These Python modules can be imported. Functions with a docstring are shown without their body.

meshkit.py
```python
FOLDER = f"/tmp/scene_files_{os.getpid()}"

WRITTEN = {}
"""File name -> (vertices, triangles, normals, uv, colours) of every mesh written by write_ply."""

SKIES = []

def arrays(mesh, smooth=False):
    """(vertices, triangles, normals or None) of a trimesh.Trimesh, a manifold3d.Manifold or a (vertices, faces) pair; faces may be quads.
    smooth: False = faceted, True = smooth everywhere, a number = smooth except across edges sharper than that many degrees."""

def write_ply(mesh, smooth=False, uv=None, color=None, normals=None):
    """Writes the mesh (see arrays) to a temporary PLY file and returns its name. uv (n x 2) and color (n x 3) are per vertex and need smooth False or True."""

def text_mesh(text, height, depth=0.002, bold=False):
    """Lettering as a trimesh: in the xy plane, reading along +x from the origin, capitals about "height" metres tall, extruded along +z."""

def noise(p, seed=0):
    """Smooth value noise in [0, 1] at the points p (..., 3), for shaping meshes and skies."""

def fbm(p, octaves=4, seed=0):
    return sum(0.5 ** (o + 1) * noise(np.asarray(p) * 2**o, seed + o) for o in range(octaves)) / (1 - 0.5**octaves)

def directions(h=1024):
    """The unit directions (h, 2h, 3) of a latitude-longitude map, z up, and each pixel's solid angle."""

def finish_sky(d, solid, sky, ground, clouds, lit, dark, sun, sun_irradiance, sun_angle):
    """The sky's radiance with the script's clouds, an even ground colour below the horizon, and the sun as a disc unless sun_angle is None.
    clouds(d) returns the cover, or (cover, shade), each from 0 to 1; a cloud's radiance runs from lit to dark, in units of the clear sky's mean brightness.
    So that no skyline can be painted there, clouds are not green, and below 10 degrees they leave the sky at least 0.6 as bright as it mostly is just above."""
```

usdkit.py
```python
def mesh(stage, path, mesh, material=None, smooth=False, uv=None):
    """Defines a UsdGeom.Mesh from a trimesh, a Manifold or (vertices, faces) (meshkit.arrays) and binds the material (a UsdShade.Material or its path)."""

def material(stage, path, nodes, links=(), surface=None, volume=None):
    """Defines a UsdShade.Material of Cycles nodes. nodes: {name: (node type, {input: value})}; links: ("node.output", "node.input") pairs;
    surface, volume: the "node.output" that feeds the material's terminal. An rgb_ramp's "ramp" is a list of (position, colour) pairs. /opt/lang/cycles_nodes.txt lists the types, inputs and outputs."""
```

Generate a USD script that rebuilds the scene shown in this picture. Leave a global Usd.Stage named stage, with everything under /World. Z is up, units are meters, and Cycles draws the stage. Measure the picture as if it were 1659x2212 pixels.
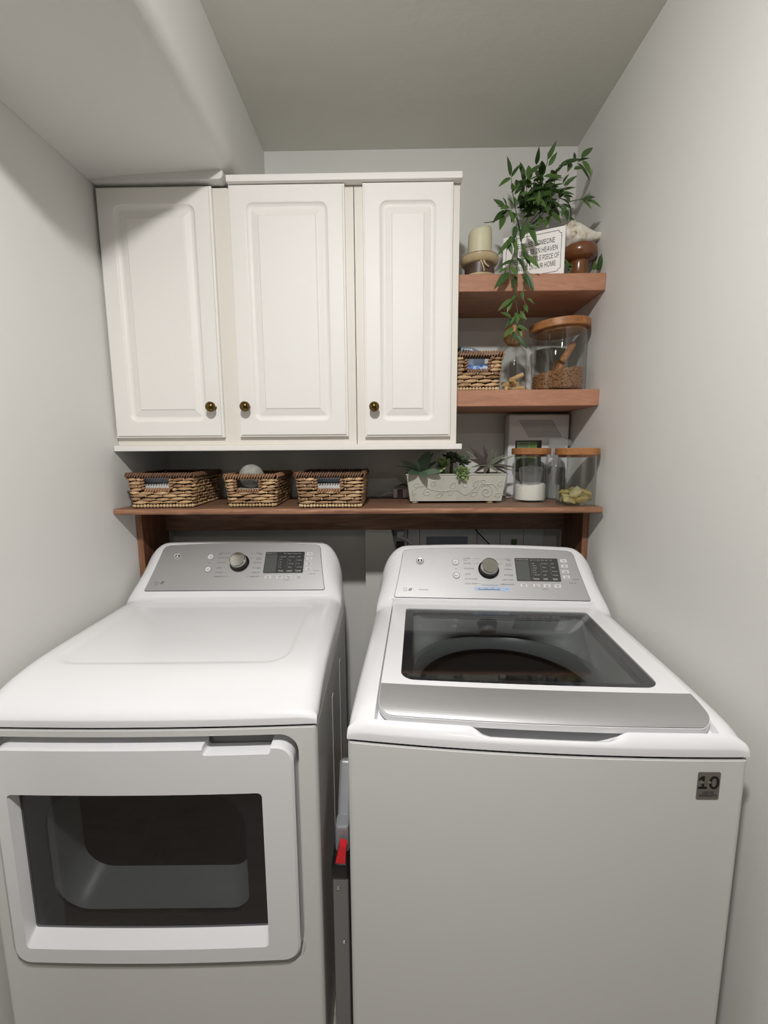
import math, random
import numpy as np, trimesh, usdkit, meshkit
import manifold3d as m3
from manifold3d import Manifold, CrossSection
from shapely import geometry as sg, affinity as sa
from shapely.ops import unary_union
from scipy.interpolate import PchipInterpolator
from pxr import Usd, UsdGeom, UsdLux, UsdShade, Gf, Sdf

stage = Usd.Stage.CreateInMemory()
UsdGeom.SetStageUpAxis(stage, UsdGeom.Tokens.z)
UsdGeom.SetStageMetersPerUnit(stage, 1.0)
UsdGeom.Xform.Define(stage, '/World'); UsdGeom.Scope.Define(stage, '/World/Looks')
stage.SetDefaultPrim(stage.GetPrimAtPath('/World'))

# ---------------------------------------------------------------- camera, light, exposure
IMG_W, IMG_H, F_PX = 1659.0, 2212.0, 941.5
PITCH, YAW, ROLL = 0.1367, -0.0155, -0.0063
CAM = np.array([0.8591, -1.6878, 1.4176])
EXPOSURE = 0.0
LAMP_POS, LAMP_R, LAMP_I = (0.78, -1.70, 2.458), 0.060, 900.0
HALL_POS, HALL_I = (1.0, -3.5, 2.458), 190.0
LAMP_C = (1.0, 0.983, 0.962)
def camera():
    cy, sy, cp, sp = math.cos(YAW), math.sin(YAW), math.cos(PITCH), math.sin(PITCH)
    fwd = np.array([sy*cp, cy*cp, -sp]); right = np.array([cy, -sy, 0]); up = np.cross(right, fwd)
    cr, sr = math.cos(ROLL), math.sin(ROLL)
    r2, u2 = cr*right + sr*up, -sr*right + cr*up
    c = UsdGeom.Camera.Define(stage, '/World/camera')
    m = Gf.Matrix4d(*r2, 0, *u2, 0, *(-fwd), 0, *CAM, 1)
    c.AddTransformOp().Set(m)
    c.CreateHorizontalApertureAttr(36.0); c.CreateVerticalApertureAttr(36.0*IMG_H/IMG_W)
    c.CreateFocalLengthAttr(36.0*F_PX/IMG_W); c.CreateClippingRangeAttr(Gf.Vec2f(0.01, 50)); c.CreateExposureAttr(EXPOSURE)
camera()

# ---------------------------------------------------------------- helpers
_used = {}
def upath(name, parent=None):
    base = (str(parent.GetPath()) if parent else '/World') + '/' + name
    n = _used.get(base, 0); _used[base] = n + 1
    return base if n == 0 else f'{base}_{n:03d}'
def tag(p, label=None, cat=None, group=None, kind=None):
    for k, v in (('label', label), ('category', cat), ('group', group), ('kind', kind)):
        if v: p.SetCustomDataByKey(k, v)
    return p
def thing(name, label, cat, loc=(0, 0, 0), rz=0.0, group=None, kind=None):
    x = UsdGeom.Xform.Define(stage, upath(name)); x.AddTranslateOp().Set(Gf.Vec3d(*map(float, loc)))
    if rz: x.AddRotateZOp().Set(math.degrees(rz))
    return tag(x.GetPrim(), label, cat, group, kind)
def obj(name, mesh, mat, parent=None, smooth=30, label=None, cat=None, group=None, kind=None):
    p = usdkit.mesh(stage, upath(name, parent), mesh, mat, smooth=smooth).GetPrim()
    return tag(p, label, cat, group, kind)
def lin(c):
    c = np.asarray(c, float)/255.0
    return tuple(np.where(c <= 0.04045, c/12.92, ((c+0.055)/1.055)**2.4))
def box(x0, x1, y0, y1, z0, z1):
    b = trimesh.creation.box((x1-x0, y1-y0, z1-z0)); b.apply_translation(((x0+x1)/2, (y0+y1)/2, (z0+z1)/2)); return b
def rbox(x0, x1, y0, y1, z0, z1, r=0.003, n=3):
    a = np.linspace(0, math.pi/2, n)
    o = np.array([[math.cos(p)*math.cos(t), math.sin(p)*math.cos(t), math.sin(t)] for p in a for t in a])*r
    pts = []
    for sx, X in ((-1, x0+r), (1, x1-r)):
        for sy, Y in ((-1, y0+r), (1, y1-r)):
            for sz, Z in ((-1, z0+r), (1, z1-r)):
                pts.append(o*(sx, sy, sz) + (X, Y, Z))
    return Manifold.hull_points(np.vstack(pts))
def cat_(*ms):
    out = []
    for m in ms:
        if hasattr(m, 'to_mesh'):
            v, f, _ = meshkit.arrays(m); m = trimesh.Trimesh(v, f, process=False)
        out.append(m)
    return trimesh.util.concatenate(out)
def mv(m, t=(0, 0, 0), rx=0, ry=0, rz=0):
    if hasattr(m, 'to_mesh'):
        v, f, _ = meshkit.arrays(m); m = trimesh.Trimesh(v, f, process=False)
    m = m.copy()
    for a, ax in ((rx, (1, 0, 0)), (ry, (0, 1, 0)), (rz, (0, 0, 1))):
        if a: m.apply_transform(trimesh.transformations.rotation_matrix(a, ax))
    m.apply_translation(t); return m
def extr(poly, h):
    gs = getattr(poly, 'geoms', [poly])
    return trimesh.util.concatenate([trimesh.creation.extrude_polygon(g, h, engine='earcut') for g in gs])
def exm(poly, h):
    """shapely polygon -> Manifold extruded from z=0 to h"""
    rings = []
    for g in getattr(poly, 'geoms', [poly]):
        rings.append(np.array(g.exterior.coords)[:-1]); rings += [np.array(i.coords)[:-1] for i in g.interiors]
    return Manifold.extrude(CrossSection(rings, m3.FillRule.EvenOdd), h)
def rr(x0, x1, y0, y1, r, n=8):
    return sg.box(x0+r, y0+r, x1-r, y1-r).buffer(r, quad_segs=n)
def lathe(prof, n=40, axis='z'):
    """profile of (radius, height) pairs turned about z"""
    prof = np.asarray(prof, float); k = len(prof)
    a = np.linspace(0, 2*math.pi, n, endpoint=False)
    v = np.stack([np.outer(np.cos(a), prof[:, 0]), np.outer(np.sin(a), prof[:, 0]), np.tile(prof[:, 1], (n, 1))], -1).reshape(-1, 3)
    f = []
    for i in range(n):
        j = (i+1) % n
        for q in range(k-1):
            f.append((i*k+q, j*k+q, j*k+q+1, i*k+q+1))
    m = trimesh.Trimesh(v, np.array(f)[:, [0, 1, 2, 0, 2, 3]].reshape(-1, 3), process=False)
    m.merge_vertices(); m.update_faces(m.nondegenerate_faces())
    return m
def grid(P):
    """P (a, b, 3) -> mesh of quads"""
    a, b = P.shape[:2]; i = np.arange(a*b).reshape(a, b)
    f = np.stack([i[:-1, :-1], i[1:, :-1], i[1:, 1:], i[:-1, 1:]], -1).reshape(-1, 4)
    return trimesh.Trimesh(P.reshape(-1, 3), f[:, [0, 1, 2, 0, 2, 3]].reshape(-1, 3), process=False)
def tube(pts, r, n=8, caps=True):
    pts = np.asarray(pts, float); k = len(pts); r = np.broadcast_to(r, (k,))
    t = np.gradient(pts, axis=0); t /= np.linalg.norm(t, axis=1, keepdims=True)+1e-12
    u = np.cross(t[0], (0.13, 0.31, 0.94)); u /= np.linalg.norm(u); rows = []
    for i in range(k):
        u = u - t[i]*np.dot(u, t[i]); u /= np.linalg.norm(u)+1e-12; w = np.cross(t[i], u)
        a = np.linspace(0, 2*math.pi, n, endpoint=False)
        rows.append(pts[i] + r[i]*(np.outer(np.cos(a), u)+np.outer(np.sin(a), w)))
    v = np.vstack(rows); f = []
    for i in range(k-1):
        for j in range(n):
            q = (j+1) % n
            f += [(i*n+j, i*n+q, (i+1)*n+q), (i*n+j, (i+1)*n+q, (i+1)*n+j)]
    if caps:
        for j in range(1, n-1):
            f += [(0, j+1, j), ((k-1)*n, (k-1)*n+j, (k-1)*n+j+1)]
    return trimesh.Trimesh(v, np.array(f), process=False)
def spline(pts, n=8):
    pts = np.asarray(pts, float); t = np.r_[0, np.cumsum(np.linalg.norm(np.diff(pts, axis=0), axis=1))]
    f = PchipInterpolator(t, pts); return f(np.linspace(0, t[-1], (len(pts)-1)*n+1))
def ss(e0, e1, x):
    t = np.clip((np.asarray(x, float)-e0)/(e1-e0), 0, 1); return t*t*(3-2*t)
def words(lines, depth=0.0003):
    """lines: (text, x, y, height, anchor, bold) in the xy plane -> one mesh"""
    out = []
    for t, x, y, h, an, bd in lines:
        m = meshkit.text_mesh(t, h, depth, bd); w = m.bounds[1][0]-m.bounds[0][0]
        m.apply_translation((x-(0 if an == 'l' else w/2 if an == 'c' else w)-m.bounds[0][0]*0, y-h/2, 0)); out.append(m)
    return trimesh.util.concatenate(out)

# ---------------------------------------------------------------- materials
def mat(name, rgb, rough=0.5, metal=0.0, noise=None, bump=None, links=(), nodes=None, **kw):
    """rgb in sRGB 0-255; noise = (scale, rgb2[, detail]); bump = (scale, strength, distance)"""
    p = {'base_color': lin(rgb), 'roughness': rough, 'metallic': metal}; p.update(kw)
    nd = {'p': ('principled_bsdf', p), 'tc': ('texture_coordinate', {})}; lk = list(links)
    if noise:
        nd['n'] = ('noise_texture', {'scale': noise[0], 'detail': noise[2] if len(noise) > 2 else 3.0})
        nd['r'] = ('rgb_ramp', {'ramp': [(0.3, lin(rgb)), (0.7, lin(noise[1]))]})
        lk += [('tc.object', 'n.vector'), ('n.fac', 'r.fac'), ('r.color', 'p.base_color')]
    if bump:
        nd['bn'] = ('noise_texture', {'scale': bump[0], 'detail': 4.0}); nd['b'] = ('bump', {'strength': bump[1], 'distance': bump[2]})
        lk += [('tc.object', 'bn.vector'), ('bn.fac', 'b.height'), ('b.normal', 'p.normal')]
    return usdkit.material(stage, '/World/Looks/'+name, nd, lk, surface='p.BSDF')
def wood(name, a, b, c, scale=(1.5, 14, 14), rough=0.5, ring=3.0):
    """grain runs along local x; a dark, b mid, c light"""
    nd = {'tc': ('texture_coordinate', {}), 'm': ('mapping', {'scale': scale}),
          'n': ('noise_texture', {'scale': ring, 'detail': 6.0, 'roughness': 0.6, 'distortion': 1.2}),
          'm2': ('mapping', {'scale': (scale[0]*3, scale[1]*9, scale[2]*9)}), 'n2': ('noise_texture', {'scale': 6.0, 'detail': 3.0}),
          'r': ('rgb_ramp', {'ramp': [(0.28, lin(a)), (0.5, lin(b)), (0.72, lin(c))]}),
          'r2': ('rgb_ramp', {'ramp': [(0.3, (0.82, 0.82, 0.82)), (0.7, (1.0, 1.0, 1.0))]}),
          'mx': ('mix_color', {'blend_type': 'multiply', 'fac': 1.0}),
          'b': ('bump', {'strength': 0.15, 'distance': 0.002}), 'p': ('principled_bsdf', {'roughness': rough})}
    return usdkit.material(stage, '/World/Looks/'+name, nd, [('tc.object', 'm.vector'), ('m.vector', 'n.vector'), ('tc.object', 'm2.vector'), ('m2.vector', 'n2.vector'),
        ('n.fac', 'r.fac'), ('n2.fac', 'r2.fac'), ('r.color', 'mx.a'), ('r2.color', 'mx.b'), ('mx.result', 'p.base_color'), ('n2.fac', 'b.height'), ('b.normal', 'p.normal')], surface='p.BSDF')
def pane(name, tint, f=1.0, rough=0.0, dust=0.0):
    """thin glass: transparent mixed with a mirror by the viewing angle (the same from both sides)"""
    nd = {'w': ('layer_weight', {'blend': 0.5}), 'pw': ('math', {'math_type': 'power', 'value2': 4.0}), 'fm': ('math', {'math_type': 'multiply_add', 'value2': 0.70*f, 'value3': 0.04*f}),
          't': ('transparent_bsdf', {'color': tint}), 'g': ('glossy_bsdf', {'color': (1, 1, 1), 'roughness': rough}), 'm': ('mix_closure', {}), 'd': ('diffuse_bsdf', {'color': (.8, .8, .8)}), 'm2': ('mix_closure', {'fac': dust})}
    return usdkit.material(stage, '/World/Looks/'+name, nd, [('w.facing', 'pw.value1'), ('pw.value', 'fm.value1'), ('fm.value', 'm.fac'), ('t.BSDF', 'm.closure1'), ('g.BSDF', 'm.closure2'), ('m.closure', 'm2.closure1'), ('d.BSDF', 'm2.closure2')], surface='m2.closure')
def leafmat(name, a, b, trans=0.25, rough=0.45):
    nd = {'oi': ('object_info', {}), 'r': ('rgb_ramp', {'ramp': [(0.0, lin(a)), (1.0, lin(b))]}), 'p': ('principled_bsdf', {'roughness': rough}),
          't': ('translucent_bsdf', {}), 'm': ('mix_closure', {'fac': trans})}
    return usdkit.material(stage, '/World/Looks/'+name, nd, [('oi.random', 'r.fac'), ('r.color', 'p.base_color'), ('r.color', 't.color'), ('p.BSDF', 'm.closure1'), ('t.BSDF', 'm.closure2')], surface='m.closure')

M_wall = mat('wall_paint', (221, 220, 216), 0.75, bump=(55, 0.10, 0.004))
M_ceil = mat('ceiling_paint', (222, 221, 214), 0.9, bump=(18, 0.16, 0.01))
M_floor = wood('floor_wood', (146, 138, 128), (160, 152, 142), (172, 165, 155))
M_cab = mat('cabinet_white', (234, 231, 227), 0.5, bump=(400, 0.02, 0.001))
M_frame = mat('cabinet_cream', (226, 222, 213), 0.5)
M_app = mat('appliance_white', (230, 230, 232), 0.22, coat_weight=0.3)
M_front = mat('appliance_steel_white', (215, 215, 213), 0.35)
M_silver = mat('silver_panel', (174, 174, 174), 0.5, metal=0.7, bump=(900, 0.03, 0.0005))
M_chrome = mat('chrome', (215, 214, 208), 0.12, metal=1.0)
M_black = mat('gloss_black', (22, 22, 23), 0.18)
M_dark = mat('dark_rubber', (26, 26, 27), 0.6)
M_screen = mat('screen_grey', (58, 59, 58), 0.25)
M_lcd = mat('screen_lcd', (82, 84, 83), 0.3)
M_print = mat('print_grey', (110, 110, 112), 0.6)
M_printd = mat('print_dark', (62, 60, 62), 0.6)
M_printw = mat('print_light', (188, 188, 186), 0.6)
M_blue = mat('print_blue', (172, 190, 216), 0.6)
M_key = mat('key_white', (214, 214, 214), 0.35)
M_frit = mat('glass_frit', (62, 62, 66), 0.14)
M_lidglass = pane('lid_glass', (0.80, 0.81, 0.81), 0.9)
M_doorglass = pane('door_glass', (0.64, 0.64, 0.65), 0.9)
M_tub = mat('tub_plastic', (176, 178, 177), 0.4)
M_steel = mat('drum_steel', (120, 120, 120), 0.35, metal=0.8, bump=(120, 0.1, 0.002))
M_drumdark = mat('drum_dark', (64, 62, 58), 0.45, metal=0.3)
M_navy = mat('dispenser_blue', (34, 48, 66), 0.3)
M_bowl = mat('bowl_grey', (168, 174, 172), 0.35)
M_brass = mat('antique_brass', (112, 92, 52), 0.22, metal=1.0)
M_shelf = wood('cedar_wood', (168, 118, 92), (182, 130, 102), (194, 142, 114), scale=(2.0, 8, 8), rough=0.55)
M_table = wood('stained_pine', (102, 73, 56), (132, 98, 76), (156, 120, 95), scale=(1.6, 16, 16), rough=0.5)
M_edge = wood('worn_pine', (116, 78, 56), (158, 112, 84), (192, 146, 114), scale=(2.2, 26, 26), rough=0.5)
M_lid = wood('acacia_wood', (136, 88, 48), (170, 114, 66), (190, 134, 84), scale=(3, 18, 18), rough=0.45)
M_glass = pane('clear_glass', (0.97, 0.98, 0.972), 1.0)
def strandmat(name, a, b):
    nd = {'tc': ('texture_coordinate', {}), 'n': ('noise_texture', {'scale': 90.0, 'detail': 3.0}), 'oi': ('object_info', {}), 'ad': ('math', {'math_type': 'multiply_add', 'value2': 0.5, 'value3': 0.0}),
          'ad2': ('math', {'math_type': 'multiply_add', 'value2': 0.5}), 'r': ('rgb_ramp', {'ramp': [(0.15, lin(a)), (0.85, lin(b))]}), 'p': ('principled_bsdf', {'roughness': 0.5}),
          'b': ('bump', {'strength': 0.5, 'distance': 0.002})}
    return usdkit.material(stage, '/World/Looks/'+name, nd, [('tc.object', 'n.vector'), ('n.fac', 'ad.value1'), ('oi.random', 'ad2.value1'), ('ad.value', 'ad2.value3'), ('ad2.value', 'r.fac'),
        ('r.color', 'p.base_color'), ('n.fac', 'b.height'), ('b.normal', 'p.normal')], surface='p.BSDF')
M_strand = strandmat('hyacinth_tan', (116, 80, 54), (220, 186, 142))
M_rim = strandmat('hyacinth_brown', (82, 54, 38), (166, 124, 90))
M_beads = strandmat('hyacinth_pale', (178, 150, 108), (232, 210, 170))
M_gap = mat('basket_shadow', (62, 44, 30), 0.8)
# ---------------------------------------------------------------- room shell
RW, RZ, YF = 1.517, 2.469, -1.08
M_hall = mat('hall_paint', (180, 178, 172), 0.8)
def struct(name, mesh, m, label=None, smooth=False):
    return obj(name, mesh, m, None, smooth, label=label, kind='structure')
struct('floor', box(-1.7, RW+1.7, -4.8, 0.1, -0.06, 0), M_floor, 'dark wooden floor under the two machines')
struct('wall_back', box(-0.1, RW+0.1, 0, 0.1, 0, RZ), M_wall, 'painted wall behind cabinets and shelves')
struct('wall_left', box(-0.1, 0, YF, 0, 0, RZ), M_wall, 'painted wall left of the dryer')
struct('wall_right', box(RW, RW+0.1, YF, 0, 0, RZ), M_wall, 'painted wall right of the washer')
struct('wall_front', box(-1.7, RW+1.7, -4.8, -4.7, 0, RZ), M_hall, 'dim far wall of the hall behind the camera')
struct('wall_left', box(-1.8, -1.7, -4.8, 0.1, 0, RZ), M_hall, 'dim hall wall far to the left, outside the alcove')
struct('wall_right', box(RW+1.7, RW+1.8, -4.8, 0.1, 0, RZ), M_hall, 'dim hall wall far to the right, outside the alcove')
struct('wall_back', box(-1.7, -0.1, YF+.02, YF+.12, 0, RZ), M_hall, 'hall wall running left from the alcove opening')
struct('wall_back', box(RW+.1, RW+1.7, YF+.02, YF+.12, 0, RZ), M_hall, 'hall wall running right from the alcove opening')
ce = thing('ceiling', 'pale plaster ceiling with a boxed soffit along the left', None, kind='structure')
obj('ceiling_panel', box(-1.7, RW+1.7, -4.8, 0.1, RZ, RZ+0.08), M_ceil, ce, False)
sp = sg.Polygon([(0, RZ), (0, 2.192), (0.03, 2.196), (0.10, 2.202), (0.418, 2.216), (0.418, RZ)])
corner = sp.intersection(sg.box(0.36, 2.15, 0.5, 2.3))
sp = sp.difference(sg.box(0.378, 2.0, 0.5, 2.256)).union(sg.Point(0.378, 2.254).buffer(0.040, quad_segs=12)).union(sg.box(0.3, 2.222, 0.38, 2.3).intersection(sp)).buffer(-0.0015).buffer(0.0015)
def y_extrude(poly, y0, y1):
    m = extr(poly, y1-y0); v = m.vertices.copy()
    m.vertices = np.stack([v[:, 0], y1-v[:, 2], v[:, 1]], -1); m.invert(); m.fix_normals(); return m
obj('soffit', y_extrude(sp, YF, 0.0), M_wall, ce, 25)
obj('soffit_lip', y_extrude(rr(0.0, .386, 2.189, 2.224, .012), -0.340, -0.001), M_wall, ce, 40)

# the room's own lamp, just above and behind the camera
def ceiling_lamp(label, pos, inten):
    lp = thing('ceiling_lamp', label, 'lamp', (pos[0], pos[1], RZ))
    obj('trim_ring', lathe([(LAMP_R+.002, -.0005), (.088, -.0005), (.090, -.003), (.086, -.006), (LAMP_R+.006, -.0095), (LAMP_R+.002, -.009), (LAMP_R+.002, -.0005)], 40), M_cab, lp)
    glow = usdkit.material(stage, '/World/Looks/lamp_glow_'+('hall' if inten == HALL_I else 'alcove'), {'e': ('emission', {'color': LAMP_C, 'strength': inten})}, [], surface='e.emission')
    cap = [(LAMP_R*math.sin(a), pos[2]-RZ-.030*(math.cos(a)-math.cos(1.3))/(1-math.cos(1.3))) for a in np.linspace(1.3, 0, 9)]
    cap = [(r/math.sin(1.3), z) for r, z in cap]
    obj('diffuser', lathe(cap, 36), glow, lp, True, label='glowing shallow diffuser')
ceiling_lamp('round flush ceiling dome lamp over the laundry alcove', LAMP_POS, LAMP_I)
ceiling_lamp('round flush ceiling dome lamp further back in the hall', HALL_POS, HALL_I)

# ---------------------------------------------------------------- wall cabinets
def panel_door(x0, x1, z0, z1, ymid):
    """raised-panel door as one height field with a solid back"""
    w, h = x1-x0, z1-z0
    def axis(L):
        s = np.r_[0, .0008, .002, .0032, .0045, .0058, .0068, .009, .02, .04, np.arange(.047, .098, .0018), .11, .14]
        s = s[s < L/2]; return np.unique(np.r_[s, np.linspace(min(.15, L/2), L-min(.15, L/2), 6), L-s])
    X, Z = np.meshgrid(axis(w), axis(h), indexing='ij')
    d = np.minimum(np.minimum(X, w-X), np.minimum(Z, h-Z))
    R, o = 0.022, 0.050                                             # rounded outer routing line
    qx, qz = np.abs(X-w/2)-(w/2-o-R), np.abs(Z-h/2)-(h/2-o-R)
    dr = R-(np.hypot(np.maximum(qx, 0), np.maximum(qz, 0))+np.minimum(np.maximum(qx, qz), 0))   # distance inside that line
    di = d-0.082
    g = np.interp(dr, [-1, 0, .002, .0035, .008, .014, .022, .030], [0, 0, -.0035, -.0042, -.0068, -.0076, -.0050, -.0030])
    inner = np.interp(di, [-1, -.0045, 0, .0022, .0032, 1], [0, 0, 0.0006, 0.0008, 0.0036, 0.0036])
    e = np.interp(d, [0, .001, .0032, .0058, .0068, 1], [-.0075, -.0052, -.0046, -.0044, 0, 0])
    H = g+np.where(di > -.0046, inner, 0)+e
    P = np.stack([x0+X, ymid-0.0195-H, z0+Z], -1)
    a, b = P.shape[:2]
    m = grid(P[::-1])                                              # faces -y
    back = box(x0+.0005, x1-.0005, ymid-0.0195+.0074, ymid-0.0003, z0+.0005, z1-.0005)
    if m.face_normals[:, 1].mean() > 0: m.invert()
    return trimesh.util.concatenate([m, back])
knob_prof = [(0, 0), (.0095, 0), (.0095, .002), (.0055, .004), (.0045, .012), (.006, .015), (.0125, .018), (.0152, .023), (.0150, .028), (.011, .033), (.005, .0355), (0, .036)]
def knob(x, z, y, parent):
    m = lathe(knob_prof, 32); m = mv(m, (x, y, z), rx=math.pi/2); obj('knob', m, M_brass, parent, 40, label='antique brass round knob')
FY = -0.308
def cabinet(label, x0, x1, stiles, doors, knobs, z0=1.4425, z1=2.1835):
    t = thing('wall_cabinet', label, 'cabinet')
    obj('cabinet_body', box(x0, x1, FY+0.019, -0.0005, z0, z1), M_frame, t, False)
    fr = [rbox(a, b, FY, FY+0.0188, z0, z1, .0008, 2) for a, b in stiles]
    fr += [rbox(x0+.02, x1-.02, FY+.0003, FY+0.0186, z0, z0+0.035, .0008, 2), rbox(x0+.02, x1-.02, FY+.0003, FY+0.0186, z1-0.03, z1, .0008, 2)]
    obj('face_frame', cat_(*fr), M_frame, t, False)
    for (a, b, c, d), (kx, kz) in zip(doors, knobs):
        dp = obj('cabinet_door', panel_door(a, b, c, d, FY), M_cab, t, 20)
        knob(kx, kz, FY-0.0195, dp)
    return t
cabinet('white double-door wall cabinet, widest one, hung against the left wall', 0.001, 0.7545, [(0.001, 0.04), (0.325, 0.415), (0.71, 0.7545)],
        [(0.0068, 0.3445, 1.4655, 2.1895-.008), (0.3932, 0.7300, 1.4665, 2.1830)], [(0.3175, 1.556), (0.4215, 1.556)])
cabinet('narrow single-door white wall cabinet beside the floating shelves', 0.7562, 1.0642, [(0.7562, 0.80), (1.02, 1.0642)],
        [(0.7812, 1.0437, 1.4640, 2.1835)], [(0.811, 1.5525)])
obj('bottom_trim_board', rbox(0.0015, 1.0785, -0.335, -0.002, 1.4245, 1.4420, .0025), M_cab, None, 30, 'long white trim board under both wall cabinets', 'trim board')
obj('top_trim_board', rbox(0.392, 1.0672, -0.335, -0.002, 2.1845, 2.2035, .003), M_cab, None, 30, 'white trim board along the top of the wall cabinets', 'trim board')

# ---------------------------------------------------------------- floating shelves
obj('floating_shelf', rbox(1.0655, RW-0.0008, -0.270, -0.001, 1.9025, 1.9525, .0015, 2), M_shelf, None, 30, 'upper brown floating shelf holding the candle and framed saying', 'shelf')
obj('floating_shelf', rbox(1.0655, RW-0.0008, -0.270, -0.001, 1.5590, 1.6097, .0015, 2), M_shelf, None, 30, 'lower brown floating shelf holding the big glass jar', 'shelf')

# ---------------------------------------------------------------- stained shelf bridging the machines
TZ = 1.2475
tb = thing('bridge_table', 'long stained wooden bridge shelf above both machines', 'table')
def nose(x0, x1, y0, y1, z0, z1, r):
    pts = []
    a = np.linspace(-math.pi/2, math.pi/2, 9)
    prof = [(y1, z0), (y1, z1)] + [(y0+r-r*math.cos(t), (z0+z1)/2+(z1-z0)/2*math.sin(t)) for t in a[::-1]]
    poly = sg.Polygon([(p[0], p[1]) for p in prof]); m = extr(poly, x1-x0); v = m.vertices.copy()
    m.vertices = np.stack([x0+v[:, 2], v[:, 0], v[:, 1]], -1); m.fix_normals(); return m
obj('tabletop', nose(0.003, RW-0.013, -0.365, -0.012, TZ-0.0185, TZ, .007), M_table, tb, 40)
obj('edge_band', nose(0.003, RW-0.013, -0.3662, -0.352, TZ-0.0180, TZ-0.0004, .0068), M_edge, tb, 40, label='lighter worn front edge')
def zwood(m, n, p, par, **k):
    """board whose grain stands upright: built along local x and turned"""
    x = UsdGeom.Xform.Define(stage, upath(n, par)); return x
obj('apron', rbox(0.0205, RW-0.0205, -0.098, -0.079, 1.133, TZ-0.0188, .001, 2), M_table, tb, False)
M_leg = wood('stained_pine_upright', (84, 52, 36), (112, 72, 50), (138, 94, 68), scale=(14, 14, 1.5), rough=0.5)
M_legedge = wood('worn_pine_upright', (112, 76, 54), (142, 98, 72), (168, 122, 92), scale=(24, 24, 2.0), rough=0.5)
for s in (0, 1):
    x0 = 0.001 if s == 0 else RW-0.0205
    lg = obj('leg', rbox(x0, x0+0.0195, -0.250, -0.0785, 0.001, TZ-0.0188, .001, 2), M_leg, tb, False)
    obj('leg_edge', rbox(x0+.0002, x0+0.0193, -0.2515, -0.2485, 0.002, TZ-0.019, .0012, 2), M_legedge, lg, False, label='lighter front edge')
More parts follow.
